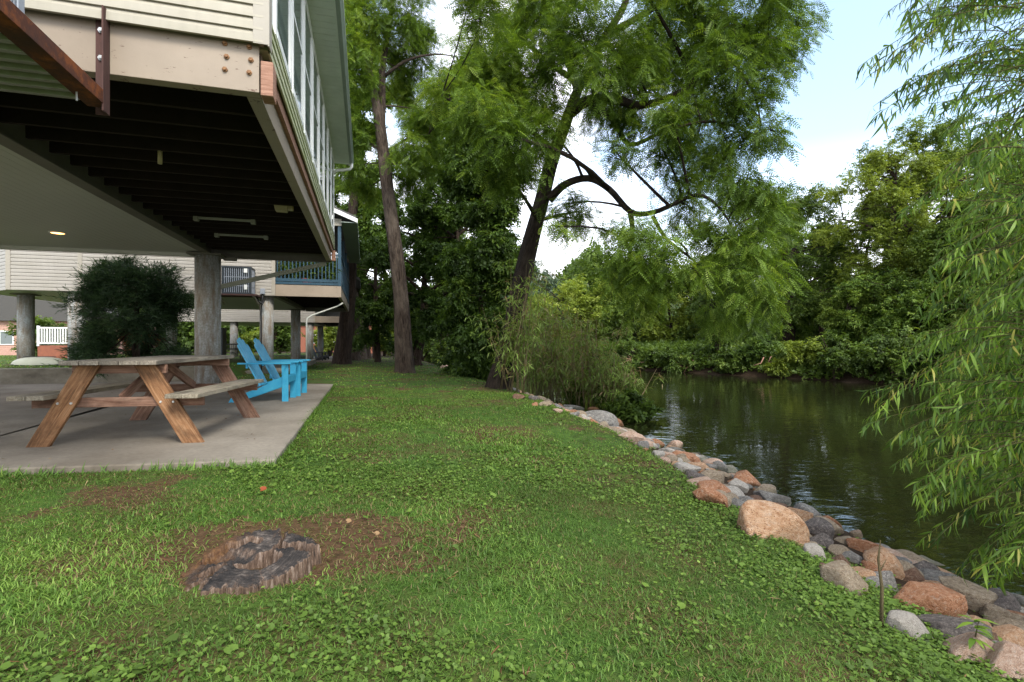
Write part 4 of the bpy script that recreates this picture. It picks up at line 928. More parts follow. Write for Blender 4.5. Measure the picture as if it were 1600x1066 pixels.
# --- the leaning walnut on the bank
rg = np.random.default_rng(11); bB = hit(781, 607); dB = bB[1]
def tp(pts): return np.array([PX(u, v, dB+o) for u, v, o in pts])
trunkB = tp([(779, 622, 0), (781, 600, 0), (791, 560, 0), (801, 515, 0), (812, 455, -.05), (829, 380, -.1), (846, 315, -.2), (862, 250, -.3), (884, 190, -.4), (904, 138, -.5), (928, 90, -.6), (947, 55, -.7), (975, 10, -.8), (1000, -70, -1), (1015, -170, -1.1)])
trB = np.array([.62, .46, .385, .35, .325, .295, .27, .235, .20, .165, .14, .125, .105, .08, .04])*.66
limbsB = [(trunkB, trB),
 (tp([(858, 312, -.3), (884, 288, -.5), (920, 279, -.8), (952, 296, -1.1), (985, 331, -1.4), (1016, 333, -1.7), (1046, 322, -2), (1088, 305, -2.3), (1122, 322, -2.5), (1150, 365, -2.6)]), [.11, .086, .075, .068, .062, .052, .045, .036, .026, .012]),
 (tp([(893, 176, -.5), (920, 157, -.8), (960, 155, -1.1), (1000, 165, -1.5), (1055, 148, -1.9), (1120, 110, -2.4), (1200, 60, -2.8)]), [.13, .11, .095, .08, .06, .045, .02]),
 (tp([(925, 168, -.8), (958, 186, -.7), (984, 226, -.6), (1040, 205, -.7), (1115, 190, -.9), (1190, 215, -1.1)]), [.075, .065, .05, .04, .03, .015]),
 (tp([(985, 333, -1.4), (988, 360, -1.4), (984, 400, -1.4), (990, 440, -1.4)]), [.06, .05, .035, .015]),
 (tp([(1020, 338, -1.7), (1040, 372, -1.8), (1075, 400, -1.9), (1105, 425, -2)]), [.045, .035, .025, .012]),
 (tp([(904, 138, -.5), (880, 70, -.2), (850, 0, 0), (830, -90, .2)]), [.12, .09, .07, .03]),
 (tp([(866, 235, -.3), (820, 200, -.9), (760, 185, -1.5), (690, 150, -2)]), [.07, .05, .035, .015]),
 (tp([(905, 130, -.5), (860, 100, .5), (800, 50, 1.2), (730, 10, 1.8)]), [.08, .06, .045, .02]),
 (tp([(947, 55, -.7), (1010, 20, -.9), (1080, -20, -1.4), (1170, -60, -1.8)]), [.08, .06, .045, .02]),
 (tp([(1150, 100, -2.5), (1180, 150, -2.7), (1190, 210, -2.8)]), [.03, .02, .01]),
 (tp([(840, 345, -.3), (880, 335, .6), (905, 330, 1)]), [.05, .03, .015])]
cl = [(745, -60, 50), (820, -50, 60), (900, -50, 60), (980, -50, 60), (1060, -50, 60), (1140, -45, 60), (1220, -30, 50),
 (755, 15, 36), (795, 40, 55), (850, 30, 52), (900, 25, 50), (985, 55, 55), (1050, 45, 58), (1110, 40, 55), (1165, 35, 50), (1215, 35, 42), (1252, 45, 26), (1230, 80, 30),
 (728, 118, 36), (700, 140, 34), (725, 60, 26), (715, 200, 36), (775, 110, 50), (825, 105, 52), (870, 85, 45), (905, 75, 36), (960, 105, 48), (1020, 105, 52), (1075, 110, 50), (1130, 105, 48), (1180, 95, 42), (1205, 120, 34),
 (745, 160, 46), (800, 165, 50), (845, 170, 45), (925, 105, 40), (990, 165, 48), (1050, 170, 48), (1105, 165, 46), (1150, 160, 40), 
 (770, 215, 45), (820, 220, 45), (850, 205, 35), (1030, 225, 38), (1085, 225, 42), (1130, 225, 38), (1180, 215, 34), (1205, 205, 26),
 (960, 235, 30), (945, 180, 34), (1065, 275, 36), (1110, 275, 40), (1160, 280, 40), (1195, 300, 32), (1150, 330, 38), (1080, 330, 28), (1215, 320, 26),
 (970, 365, 34), (1000, 375, 42), (985, 415, 42), (1025, 405, 40), (1010, 450, 40), (965, 440, 30), (1045, 440, 28), (1000, 480, 28), 
 (1115, 375, 38), (1160, 385, 42), (1195, 365, 34), (1130, 430, 42), (1175, 435, 42), (1150, 480, 38), (1200, 475, 32), (1215, 415, 34), (1090, 430, 24), (1120, 500, 26), (1180, 505, 24),
 (880, 320, 26), (905, 345, 26), (870, 355, 20), (800, 275, 42), (755, 265, 40)]
clB = pxclumps(cl, dB-4.0, dB+.6, rg, 640, 1.24)
tree('walnut_tree', 'large leaning walnut tree with dark trunk and long crooked limbs over the river', 'tree', bB, limbsB, clB, T_COMP, M['lf_walnut'], M['bark_lean'], 16, .62, .42, 21, trunk_sides=22, lump=.05, spread=.17, tint0=.50, tv=.2)
# --- straight walnut on the lawn
bA = hit(633, 582); dA = bA[1]; rg = np.random.default_rng(12)
def ta(pts): return np.array([PX(u, v, dA+o) for u, v, o in pts])
limbsA = [(ta([(634, 594, 0), (633, 575, 0), (631, 545, 0), (627, 480, 0), (619, 400, 0), (608, 310, 0), (599, 240, 0), (593, 192, 0), (582, 135, 0), (570, 95, -.1), (557, 60, -.2), (545, 10, -.3), (530, -70, -.4)]), np.array([.60, .45, .40, .345, .315, .285, .255, .24, .165, .14, .11, .08, .04])*.80),
 (ta([(596, 210, 0), (597, 150, .2), (598, 105, .3), (604, 65, .4), (611, 20, .5), (618, -50, .6), (625, -130, .7)]), [.15, .13, .12, .10, .085, .06, .03]),
 (ta([(586, 150, .1), (578, 110, .3), (582, 75, .4), (585, 30, .4)]), [.12, .10, .08, .03]),
 (ta([(572, 98, -.1), (555, 88, -.3), (530, 80, -.5)]), [.06, .05, .03]), (ta([(575, 108, -.1), (560, 75, -.5), (556, 40, -.8)]), [.06, .045, .02]),
 (ta([(600, 120, .3), (635, 95, 0), (680, 85, -.5), (720, 90, -.9)]), [.07, .05, .03, .012]), (ta([(597, 235, 0), (560, 215, .4), (530, 190, .8)]), [.06, .04, .02]), (ta([(600, 240, 0), (640, 215, -.3), (670, 210, -.6)]), [.05, .035, .015])]
cl = [(545, -30, 50), (600, -50, 55), (645, -45, 40), (555, 25, 38), (585, 45, 30), (625, 25, 40), (650, 65, 36), (560, 75, 30), (625, 100, 36), (650, 128, 30), (690, 125, 30), (668, 55, 24), (700, 175, 30), (560, 130, 34), (555, 180, 34), (570, 220, 32), (550, 260, 34), (625, 160, 36), (650, 190, 36), (640, 235, 34), (675, 180, 32), (690, 230, 32), (560, 300, 30), (620, 255, 24), (700, 150, 30), (545, 215, 28), (665, 265, 30), (640, 290, 22)]
clA = pxclumps(cl, dA-1.5, dA+2.5, rg, 660, 1.14)
tree('walnut_tree', 'tall straight walnut tree on the lawn with a forked grey brown trunk', 'tree', bA, limbsA, clA, T_COMP, M['lf_walnut'], M['bark'], 13, .68, .42, 22, trunk_sides=20, lump=.05, spread=.16, tint0=.55)
# --- generic tree from its pixel column: base u, distance, crown top v, crown half width px, crown bottom v
def gtree(name, label, u, d, vtop, hw, vbot, lm, tmpl, seed, n, scale=1.0, bk='bark_dark', lean=0, group=None, twigs=7, trunk_r=None, ncl=30, shape=1.0, tint0=.5, droop=.4, cr=.24, vbase=None, spread=.14):
    rg = np.random.default_rng(seed); x = (u-800)/F*d; z0 = gz(x, d); zt = CAMZ-(vtop-533)/F*d; zb = CAMZ-(vbot-533)/F*d; hwm = hw*d/F
    base = np.array([x, d, z0]); h = zt-z0; tr = trunk_r or max(.08, h*.018)
    top = np.array([x+lean*d/F, d+rg.uniform(-.5, .5), zt-.30*h])
    tp_ = [base+np.array([0, 0, -.1]), base+np.array([0, 0, .25]), base*.65+top*.35+np.r_[rg.normal(size=2)*.02*h, 0], base*.35+top*.65+np.r_[rg.normal(size=2)*.03*h, 0], top]
    limbs = [(np.array(tp_), [tr*1.5, tr*1.1, tr*.85, tr*.55, tr*.12])]
    ctr = (base+top)/2; 
    for k in range(6):
        t = rg.uniform(.35, .85); p0 = np.array(tp_[1])*(1-t)+top*t; a = rg.uniform(0, 6.28); ln = hwm*rg.uniform(.5, .9)
        p2 = p0+np.array([math.cos(a)*ln, math.sin(a)*ln, rg.uniform(.1, .7)*ln]); limbs.append((np.array([p0, (p0+p2)/2+np.array([0, 0, .12*ln]), p2]), [tr*.4, tr*.26, tr*.08]))
    clumps = []
    zc = (zt+zb)/2; hz = (zt-zb)/2; cx = x+lean*d/F*.6
    for k in range(ncl):
        q = nrm(rg.normal(size=3)); rad = rg.uniform(.35, 1.0)**.5*.86; p = q*rad
        wz = (1-abs(p[2])**2*.25) if shape >= 1 else (1-.75*(p[2]*.5+.5)); c = np.array([cx+p[0]*hwm*wz, d+p[1]*hwm*wz, zc+p[2]*hz])
        rr_ = min(hwm, hz)*cr*rg.uniform(.75, 1.35); clumps.append((*c, rr_, n/ncl*rg.uniform(.6, 1.4)))
    return tree(name, label, 'tree', base, limbs, clumps, tmpl, M[lm], M[bk], twigs, scale, droop, seed+900, group, 9, .05, spread, .17, tint0, .02)
# trees behind the lawn
GB = 'dark trees where the lawn ends'
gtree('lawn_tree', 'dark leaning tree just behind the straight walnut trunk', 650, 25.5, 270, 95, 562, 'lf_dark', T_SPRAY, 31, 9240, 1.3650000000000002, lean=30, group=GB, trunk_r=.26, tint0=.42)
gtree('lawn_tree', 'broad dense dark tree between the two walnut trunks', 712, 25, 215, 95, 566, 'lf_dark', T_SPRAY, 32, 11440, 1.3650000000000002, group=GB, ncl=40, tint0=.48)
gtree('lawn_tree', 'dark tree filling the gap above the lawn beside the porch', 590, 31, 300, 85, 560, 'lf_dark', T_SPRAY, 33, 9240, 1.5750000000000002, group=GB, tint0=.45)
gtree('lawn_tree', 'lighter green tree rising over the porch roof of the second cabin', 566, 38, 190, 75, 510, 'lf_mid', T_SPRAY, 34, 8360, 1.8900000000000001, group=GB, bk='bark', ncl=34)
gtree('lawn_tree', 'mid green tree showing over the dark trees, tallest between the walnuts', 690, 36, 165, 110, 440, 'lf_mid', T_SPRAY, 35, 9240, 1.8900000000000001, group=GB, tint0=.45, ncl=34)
gtree('lawn_tree', 'slim sapling with a thin dark trunk far along the lawn', 586, 40, 330, 40, 540, 'lf_mid', T_BIG, 36, 1500, 1.5, group=GB, trunk_r=.18)
# vine covered tree
rg = np.random.default_rng(40); u0, d0 = 752, 17.5; bx = (u0-800)/F*d0; bV = np.array([bx, d0, gz(bx, d0)])
limbsV = [(np.array([PX(u, v, d0+o) for u, v, o in [(752, 590, 0), (754, 540, 0), (757, 450, 0), (760, 350, 0), (762, 250, 0), (768, 150, 0), (775, 40, 0)]]), [.30, .22, .19, .17, .14, .1, .04])]
cl = []
for k in range(105):
    v = rg.uniform(90, 575); wv = 22+30*(1-abs((v-400)/330)); cl.append((758+rg.uniform(-1, 1)*wv*1.25, v, rg.uniform(15, 24)))
for k in range(14): cl.append((rg.uniform(700, 800), rg.uniform(520, 585), rg.uniform(14, 22)))
clV = pxclumps(cl, d0-.9, d0+.9, rg, 950, 1.1)
tree('ivy_covered_tree', 'dark tree wrapped from root to crown in ivy and vines', 'tree', bV, limbsV, clV, T_SPRAY, M['lf_dark'], M['bark_dark'], 7, 1.25, .9, 41, tint0=.52, spread=.22, tv=.2)
# trunk behind the porch and others beyond
uC, dC = 535, 27.0; xC = (uC-800)/F*dC; bC = np.array([xC, dC, gz(xC, dC)]); rg = np.random.default_rng(50)
limbsC = [(np.array([bC+np.array([0, 0, -.1]), bC+np.array([0, 0, .3]), bC+np.array([.1, 0, 1.5]), bC+np.array([.35, 0, 4.2]), bC+np.array([.5, .2, 8]), bC+np.array([.6, .2, 12])]), [.55, .45, .40, .34, .26, .10])]
clC = pxclumps([(560, 330, 22), (575, 300, 24), (550, 250, 26), (570, 200, 30), (545, 150, 30), (585, 150, 26), (560, 380, 18), (580, 350, 20), (530, 90, 30), (580, 90, 30)], 26, 28.5, rg, 260, 1.2)
tree('lawn_tree', 'thick dark trunked tree standing beside the second cabin porch', 'tree', bC, limbsC, clC, T_BIG, M['lf_dark'], M['bark_dark'], 7, 1.3, .4, 51, GB, 16, .10, .16)
for (u, d, r, lab, sd) in ((556, 36, .30, 'bare lower trunk of a brown tree beyond the porch', 52), (574, 42, .28, 'slim grey trunk between the porch and the dark trees', 53)):
    x = (u-800)/F*d; gtree('lawn_tree', lab, u, d, 330, 30, 500, 'lf_dark', T_BIG, sd, 900, 1.5, bk='bark', trunk_r=r, group=GB, ncl=14)
# far bank trees
GF = 'trees on the far bank'
FT = [
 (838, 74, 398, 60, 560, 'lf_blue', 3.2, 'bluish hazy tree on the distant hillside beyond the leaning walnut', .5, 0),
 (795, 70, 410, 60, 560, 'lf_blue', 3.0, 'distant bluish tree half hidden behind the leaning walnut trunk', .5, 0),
 (880, 52, 425, 72, 560, 'lf_yellow', 2.2, 'bright yellow green tree beyond the bamboo thicket', .45, 0),
 (945, 50, 432, 62, 560, 'lf_yellow', 2.2, 'second yellow green tree, right above the bend of the river', .35, 0),
 (990, 44, 440, 55, 570, 'lf_mid', 2.0, 'soft green tree overhanging the water at the river bend', .55, 0),
 (1048, 40, 405, 62, 572, 'lf_yellow', 1.7, 'fresh yellow green tree behind the hanging walnut limb', .30, 0),
 (1105, 38, 370, 72, 580, 'lf_mid', 1.7, 'mid green far bank tree under the drooping walnut sprays', .5, 0),
 (1150, 42, 268, 95, 565, 'lf_mid', 1.8, 'tall dull green tree rising behind the far bank row', .4, 0),
 (1232, 31, 270, 96, 575, 'lf_mid', 1.45, 'dark green tree with a stout trunk above the exposed roots', .40, .34),
 (1285, 36, 290, 78, 580, 'lf_mid', 1.6, 'open airy tree with sky showing through, beside the stout one', .5, 0),
 (1326, 24.5, 428, 38, 555, 'lf_mid', 1.0, 'small bright leaning tree with a bare pale lower trunk at the water', .68, .20),
 (1395, 26, 172, 105, 520, 'lf_yellow', 1.15, 'tall tree with a yellow green top reaching into the sky', .22, .30),
 (1455, 27, 150, 105, 540, 'lf_mid', 1.25, 'tall broad green tree behind the hanging willow', .55, .34),
 (1365, 24, 400, 65, 590, 'lf_dark', 1.05, 'dark low branching tree over the water next to the willow tips', .62, 0),
 (1430, 22.5, 400, 72, 600, 'lf_dark', 1.0, 'dark evergreen looking tree behind the willow leaves', .6, 0),
 (1520, 22, 300, 100, 600, 'lf_mid', 1.1, 'green tree masked by the willow, near the frame edge', .5, 0),
 (1600, 21, 200, 110, 610, 'lf_dark', 1.1, 'dark tree behind the thickest willow branches', .6, 0),
 (1370, 36, 275, 75, 560, 'lf_mid', 1.6, 'dull green tree closing the gap behind the yellow topped tree', .5, 0),
 (1450, 35, 200, 95, 560, 'lf_yellow', 1.5, 'light green tree in the second row behind the willow', .3, 0),
 (1540, 34, 165, 100, 560, 'lf_mid', 1.5, 'tall second row tree showing through the upper willow twigs', .5, 0),
 (1255, 44, 335, 80, 560, 'lf_mid', 1.9, 'green second row tree under the notch of open sky', .5, 0),
 (1700, 21, 150, 140, 610, 'lf_mid', 1.2, 'far bank tree beyond the willow trunk', .5, 0),
]
for i, (u, d, vt, hw, vb, lm, sc, lab, t0, tr) in enumerate(FT):
    n = 6400 if hw > 80 else 4400
    gtree('riverside_tree', lab, u, d, vt, hw, vb, lm, T_SPRAY if d < 33 else T_BIG, 60+i, n*(2.2 if d < 33 else 1.6), sc*(.90 if d < 33 else .60), group=GF, ncl=54, tint0=min(.85, t0+.2), trunk_r=tr or None, bk='bark_dark' if tr != .20 else 'bark', twigs=8, cr=.26)
rg = np.random.default_rng(140); n = 42000; a = rg.uniform(-1.25, .30, n); dd = rg.uniform(78, 100, n); x = a*dd; top = 9+3.2*vnoise(x*.16, dd*.02, 91)+1.6*vnoise(x*.5, dd*.1, 92); zz = H(x, dd)+top*rg.uniform(0, 1, n)**.8
v, q, tt = instance(T_BIG, np.c_[x, dd, zz], nrm(rg.normal(size=(n, 3))), nrm(np.array([0, -.4, 1.])+rg.normal(size=(n, 3))*.5), rg.uniform(3.2, 5.5, n), np.clip(.45+.3*vnoise(x*.3, zz*.5, 93)+rg.normal(size=n)*.14, 0, 1))
tag(quadmesh('distant_woods', v, q, M['lf_mid'], tint=tt), 'distant green woods closing the view beyond the cabins', 'woods', kind='stuff')
# bushes along the far waterline and at the lawn end
def bush(name, label, u, d, w, h, lm, tmpl, n, scale, seed, group=None, z=None, tint0=.5, cat='bush', xy=None):
    if tmpl is T_BIG and (d or 99) < 37: tmpl = T_SPRAY; n = int(n*1.9)
    rg = np.random.default_rng(seed); x = (u-800)/F*d if xy is None else xy[0]; y = d if xy is None else xy[1]; z0 = gz(x, y) if z is None else z; base = np.array([x, y, z0])
    limbs = []
    for k in range(6):
        a = rg.uniform(0, 6.28); p2 = base+np.array([math.cos(a)*w*.3, math.sin(a)*w*.3, h*rg.uniform(.5, .85)]); limbs.append((np.array([base+np.array([0, 0, -.05]), (base+p2)/2+np.array([0, 0, .1*h]), p2]), [.03*h+.005, .02*h, .006]))
    cl = []
    for k in range(22):
        q = nrm(rg.normal(size=3)); p = q*rg.uniform(.3, 1)**.5*.8; cl.append((x+p[0]*w/2, y+p[1]*w/2*.8, z0+h*.5+p[2]*h*.5, min(w, h)*.22*rg.uniform(.8, 1.3), n/22))
    t = tree(name, label, cat, base, limbs, cl, tmpl, M[lm], M['bark_dark'], 6, scale, .4, seed, group, 6, .03, .16, .18, tint0, .006)
    return t
GS = 'shrubs on the far waterline'
FB = [(1005, 31.5, 1.6, 1.3, 'lf_mid', 'rounded green shrub at the far water edge by the bend'), (1040, 30, 1.8, 1.2, 'lf_mid', 'green shrub trailing toward the far water'),
 (1078, 28.5, 2.0, 1.5, 'lf_mid', 'leafy shrub below the drooping walnut sprays'), (1118, 27, 1.8, 1.5, 'lf_dark', 'dark shrub hanging over the far bank edge'),
 (1160, 26, 1.8, 1.7, 'lf_mid', 'silvery green shrub beside the exposed bank roots'), (1195, 25.2, 1.3, 1.1, 'lf_dark', 'small dark shrub in the shade of the stout tree'),
 (1258, 24.3, 1.6, 1.1, 'lf_yellow', 'bright green weeds growing over the bank by the roots'), (1292, 23.8, 1.7, 1.1, 'lf_yellow', 'lush light green undergrowth next to the pale leaning trunk'),
 (1350, 22.3, 1.8, 1.2, 'lf_mid', 'green shrub touching the water beyond the willow tips'), (1400, 21.5, 2.0, 1.6, 'lf_dark', 'dark shrub in the shade behind the willow'), (1460, 20.8, 2.2, 1.6, 'lf_mid', 'shrub on the far bank behind the willow curtain'),
 (1540, 20, 2.4, 1.7, 'lf_dark', 'dark thicket behind the willow near the frame edge')]
for i, (u, d, w, h, lm, lab) in enumerate(FB):
    r, s = to_rs((u-800)/F*d, d); r2 = float(rf_(s))+(.15, .7, .3, 1.0)[i % 4]; p = W(r2, s); w *= (1.2, .8, 1.5, 1.0, .7)[i % 5]; h *= (1.5, .7, 1.0, 1.9, .8)[i % 5]
    bush('shrub', lab, u, d, w, h, lm, T_SPRAY, 1300, 1.25, 100+i, GS, xy=p, tint0=.55)
# more undergrowth on the slope, one mass nobody could count
rg = np.random.default_rng(130); n = 26000; s = rg.uniform(-6, 60, n); f = .15+rg.exponential(3.2, n); p = np.stack([OX+(rf_(s)+f)*CT-s*ST, OY+(rf_(s)+f)*ST+s*CT], 1)
z = H(p[:, 0], p[:, 1]); up = nrm(np.array([0, 0, 1.])+rg.normal(size=(n, 3))*.5); d = nrm(rg.normal(size=(n, 3))*np.array([1, 1, .5])+np.array([0, 0, .6]))
v, q, tt = instance(T_BIG, np.c_[p, z+rg.uniform(0, .35, n)], d, up, rg.uniform(.7, 1.5, n), np.clip(.5+.25*vnoise(p[:, 0]*.5, p[:, 1]*.5, 77)+rg.normal(size=n)*.15, 0, 1))
tag(quadmesh('undergrowth', v, q, M['lf_mid'], tint=tt), 'green undergrowth covering the slope of the far bank', 'undergrowth', kind='stuff')
# dry roots and driftwood on the far bank
def driftwood(label, u, v, w, seed):
    rg = np.random.default_rng(seed); p = hit(u, v); mb = MB()
    for k in range(16):
        a = p+np.array([rg.uniform(-w, w), rg.uniform(-.3, .3), rg.uniform(-.1, .55)]); b = a+np.array([rg.uniform(-1, 1)*.7, rg.uniform(-.3, .2), rg.uniform(-.6, .2)]); mb.tube([a, (a+b)/2+rg.normal(size=3)*.06, b], [.03, .024, .008], 6)
    tag(mb.build('driftwood', M['woodpink'], None, True), label, 'driftwood')
driftwood('tangle of reddish roots and dead sticks on the far bank below the stout tree', 1225, 573, 1.0, 5)
driftwood('bleached driftwood lying on the muddy point at the river bend', 1000, 574, .8, 6)
driftwood('brown exposed roots along the undercut far bank by the light shrub', 1075, 572, .9, 8)
# bamboo thicket between the leaning walnut and the water
def bamboo(label, u, v, h, n_c, w, seed, dead):
    rg = np.random.default_rng(seed); p = hit(u, v); t = thing('bamboo_clump', label, 'bamboo', tuple(p), 0, 'bamboo clumps on the bank')
    mb = MB(); P0, P1, P2 = [], [], []
    for k in range(n_c):
        b = p+np.array([rg.uniform(-w, w), rg.uniform(-w, w)*.8, 0]); b[2] = gz(b[0], b[1])-.05; hh = h*rg.uniform(.6, 1.1); tp2 = b+np.array([rg.normal()*.16*hh, rg.normal()*.12*hh, hh])
        path = np.array([b, b*.6+tp2*.4+rg.normal(size=3)*.02, tp2]); th_ = .021 if k % 4 == 0 else .010; mb.tube(path, [th_, th_*.8, .003], 6)
        for j in range(12):
            q = rg.uniform(.22, 1); c = b*(1-q)+tp2*q; a = rg.uniform(0, 6.28); l = rg.uniform(.2, .5); e = c+np.array([math.cos(a)*l, math.sin(a)*l, rg.uniform(-.1, .3)*l]); P0.append(c); P1.append((c+e)/2+np.array([0, 0, .05])); P2.append(e)
    mb.build('culms', M['culm'], t, True, origin=p); P0, P1, P2 = map(np.array, (P0, P1, P2))
    V, Q, Gq = twig_tubes(P0, P1, P2, np.full(len(P0), .004), np.full(len(P0), .0015), 2, 3); quadmesh('twigs', V-p, Q, M['culm'], t, gr=Gq)
    cnt = n_c*85; k = rg.integers(0, len(P0), cnt); v_, q_, tt_ = leaves_on_idx(rg, P0, P1, P2, k, np.full(cnt, .05), .7, (T_WIL[0]*np.array([1.35, 1, 1]), T_WIL[1]), .17, np.full(len(P0), .72-.36*dead)+rg.normal(size=len(P0))*.16, .2)
    quadmesh('foliage', v_-p, q_, M['lf_cane'], t, tint=tt_)
bamboo('green bamboo clump rising against the leaning walnut trunk', 838, 622, 3.2, 26, .45, 201, 0.1)
bamboo('tall bamboo clump with one pale bare cane beside the walnut', 800, 612, 3.0, 16, .3, 205, 0.3)
bamboo('brownish bamboo clump in the middle of the thicket', 872, 628, 3.0, 26, .45, 202, .55)
bamboo('dry brown bamboo clump above the dark boulder', 915, 634, 2.5, 26, .45, 203, .8)
bamboo('low bamboo clump at the water end of the thicket', 955, 640, 1.8, 24, .45, 204, .5)
bamboo('sparse bamboo behind the thicket near the ivy covered tree', 800, 592, 2.2, 18, .6, 206, .2)
p = hit(900, 632); bush('cedar_sapling', 'small bright green cedar sapling in front of the bamboo', 0, 0, .62, .85, 'lf_mid', T_NEED, 2600, .8, 210, xy=p, tint0=.55, cat='sapling')
p = hit(985, 668); bush('laurel_shrub', 'broad leaved green shrub hanging over the water by the dark boulder', 0, 0, 1.0, .75, 'lf_mid', T_BIG, 900, .75, 211, xy=p+np.array([.25, .9, 0]), z=p[2]-.05, tint0=.5)
p = hit(940, 648); bush('laurel_shrub', 'twiggy shrub between the bamboo and the broad leaved shrub', 0, 0, 1.2, 1.0, 'lf_mid', T_SPRAY, 700, 1.0, 212, xy=p+np.array([.6, 1.2, 0]), z=p[2]-.1, tint0=.5)
# cedar behind the picnic table, bushes under the second cabin
def cedar():
    rg = np.random.default_rng(220); d = 13.0; x = (213-800)/F*d; z0 = gz(x, d); base = np.array([x, d, z0]); limbs = [(np.array([base, base+np.array([0, 0, 1.2]), base+np.array([.05, 0, 2.6])]), [.10, .07, .02])]
    cl = []
    for k in range(60):
        z = rg.uniform(.08, 2.6); a = rg.uniform(0, 6.28); rad = 1.66*(1-.50*(z/2.7)**1.4)*rg.uniform(.25, .95)**.6; cl.append((x+math.cos(a)*rad, d+math.sin(a)*rad*.8, z0+z+rg.uniform(-.1, .1), rg.uniform(.28, .42), 150))
    tree('cedar_bush', 'dark feathery cedar bush behind the picnic table', 'bush', base, limbs, cl, T_NEED, M['lf_cedar'], M['bark_dark'], 8, 1.25, -.25, 221, None, 8, .04, .13, .2, .45, .01)
cedar()
p = W(-10.6, 10.9); bush('garden_bush', 'green bush with reddish tips beside the retaining wall', 0, 0, 1.7, 1.1, 'lf_mid', T_NEED, 1800, 1.3, 230, xy=p, cat='bush')
p = W(-9.6, 24); bush('garden_bush', 'red leaved bush seen under the second cabin', 0, 0, 1.6, 1.9, 'lf_red', T_SPRAY, 900, 1.2, 231, xy=p)
GU = 'bushes seen under the cabins'
for i, (u, d, w, h, lm, lab) in enumerate([(62, 30, 3, 2.6, 'lf_mid', 'green bush beyond the concrete column nearest the frame edge'), (150, 33, 3, 2.6, 'lf_dark', 'dark bush behind the cedar under the second cabin'), (345, 44, 4, 3.6, 'lf_mid', 'green bush beyond the black bench'), (385, 48, 4, 3.2, 'lf_yellow', 'light bush seen between the blue chair backs'), (436, 46, 3.6, 4.0, 'lf_mid', 'bright bush seen between two columns of the far cabin'), (515, 50, 3.5, 3.4, 'lf_yellow', 'pale bush beside the thick dark trunk'), (600, 50, 5, 3.0, 'lf_yellow', 'pale leafy bush at the far end of the lawn'), (660, 46, 4, 2.6, 'lf_mid', 'green bush at the lawn end under the leaning tree'), (700, 34, 3.0, 2.2, 'lf_mid', 'green bank bush near the distant rock pile'), (735, 24, 2.2, 1.5, 'lf_dark', 'dark bush at the foot of the ivy covered tree')]):
    bush('garden_bush', lab, u, d, w, h, lm, T_BIG, 1400, 1.4, 240+i, GU, tint0=.55)
# ------------------------------------------------------------------ small things under the cabins
def at(u, d): x = (u-800)/F*d; return (x, d, gz(x, d))
def bench(label, loc, rz):
    t = thing('garden_bench', label, 'bench', loc, rz)
    mb = MB()
    for k in range(4): mb.box((0, -.2+k*.11, .44), (1.2, .08, .03))
    mb.build('seat', M['black'], t)
    mb = MB()
    for zz in (.62, .86): mb.box((0, .23, zz), (1.2, .03, .06))
    for k in range(13): mb.box((-.54+k*.09, .23, .74), (.02, .02, .2))
    mb.build('backrest', M['black'], t)
    for sx in (-1, 1):
        mb = MB(); mb.box((sx*.56, -.2, .3), (.04, .04, .6)); mb.box((sx*.56, .22, .3), (.04, .04, .6)); mb.box((sx*.56, 0, .62), (.05, .5, .03)); mb.build('leg', M['black'], t)
bl = at(357, 24.5); bench('black metal garden bench with lattice back under the second cabin', (bl[0], bl[1], -.045), TH)
g2 = 'black adirondack chairs by the far cabin'
k1 = chair('black adirondack chair beyond the thick trunk, nearer the column', at(506, 31), R(5), M['black'], M['black'], g2)
k2 = copy_tree(k1); k2.location = at(511, 32.2); k2['label'] = 'black adirondack chair beyond the thick trunk, nearer the lawn'
t = thing('storage_cabinet', 'tall black storage cabinet beside the near cabin column', 'cabinet', at(345, 17.6), TH)
mb = MB(); mb.box((0, 0, .62), (.24, .5, 1.2)); mb.build('body', M['black'], t, bevel=.01)
mb = MB(); mb.box((0, -.26, .62), (.22, .02, 1.12)); dr = mb.build('door', M['acdark'], t); mb = MB(); mb.cyl((.07, -.28, .6), .01, .14, 8); mb.build('handle', M['zinc'], dr)
def kayak():
    l = at(62, 15.6); t = thing('kayak', 'upturned pale grey kayak lying on the grass under the second cabin', 'kayak', (l[0], l[1], l[2]+.02), R(8))
    n = 22; m_ = 14; V = []
    for i in range(n+1):
        x = -.75+1.5*i/n; q = max(0.0, 1-abs(x/.77)**2.4); w = .30*q**.6; hh = .24*q**.5
        for j in range(m_+1):
            a = math.pi*j/m_; V.append((x, math.cos(a)*w, math.sin(a)*hh+.02*abs(x)))
    I = np.arange((n+1)*(m_+1)).reshape(n+1, m_+1); Q = np.stack([I[:-1, :-1], I[:-1, 1:], I[1:, 1:], I[1:, :-1]], -1).reshape(-1, 4)
    quadmesh('hull', np.array(V), Q, M['steel_grey'], t, smooth=True); mb = MB(); mb.box((0, 0, .01), (1.3, .4, .03)); mb.build('deck', M['black'], t); mb = MB(); mb.box((0, 0, .248), (.9, .03, .02)); mb.build('keel', M['black'], t)
kayak()
def white_deck():
    l = at(100, 27); t = thing('porch_deck', 'white railed porch on a red brown base under the second cabin', 'porch', l, TH)
    mb = MB(); mb.box((0, 0, .35), (1.6, 1.4, .7)); mb.build('base', M['brick'], t)
    mb = MB()
    for zz in (.82, 1.62): mb.box((0, -.68, zz), (1.6, .07, .07))
    for k in range(14): mb.box((-.74+k*.114, -.68, 1.2), (.05, .05, .75))
    for sx in (-1, 1): mb.box((sx*.77, -.68, 1.2), (.1, .1, 1.05))
    mb.build('railing', M['white'], t)
    return t
white_deck()
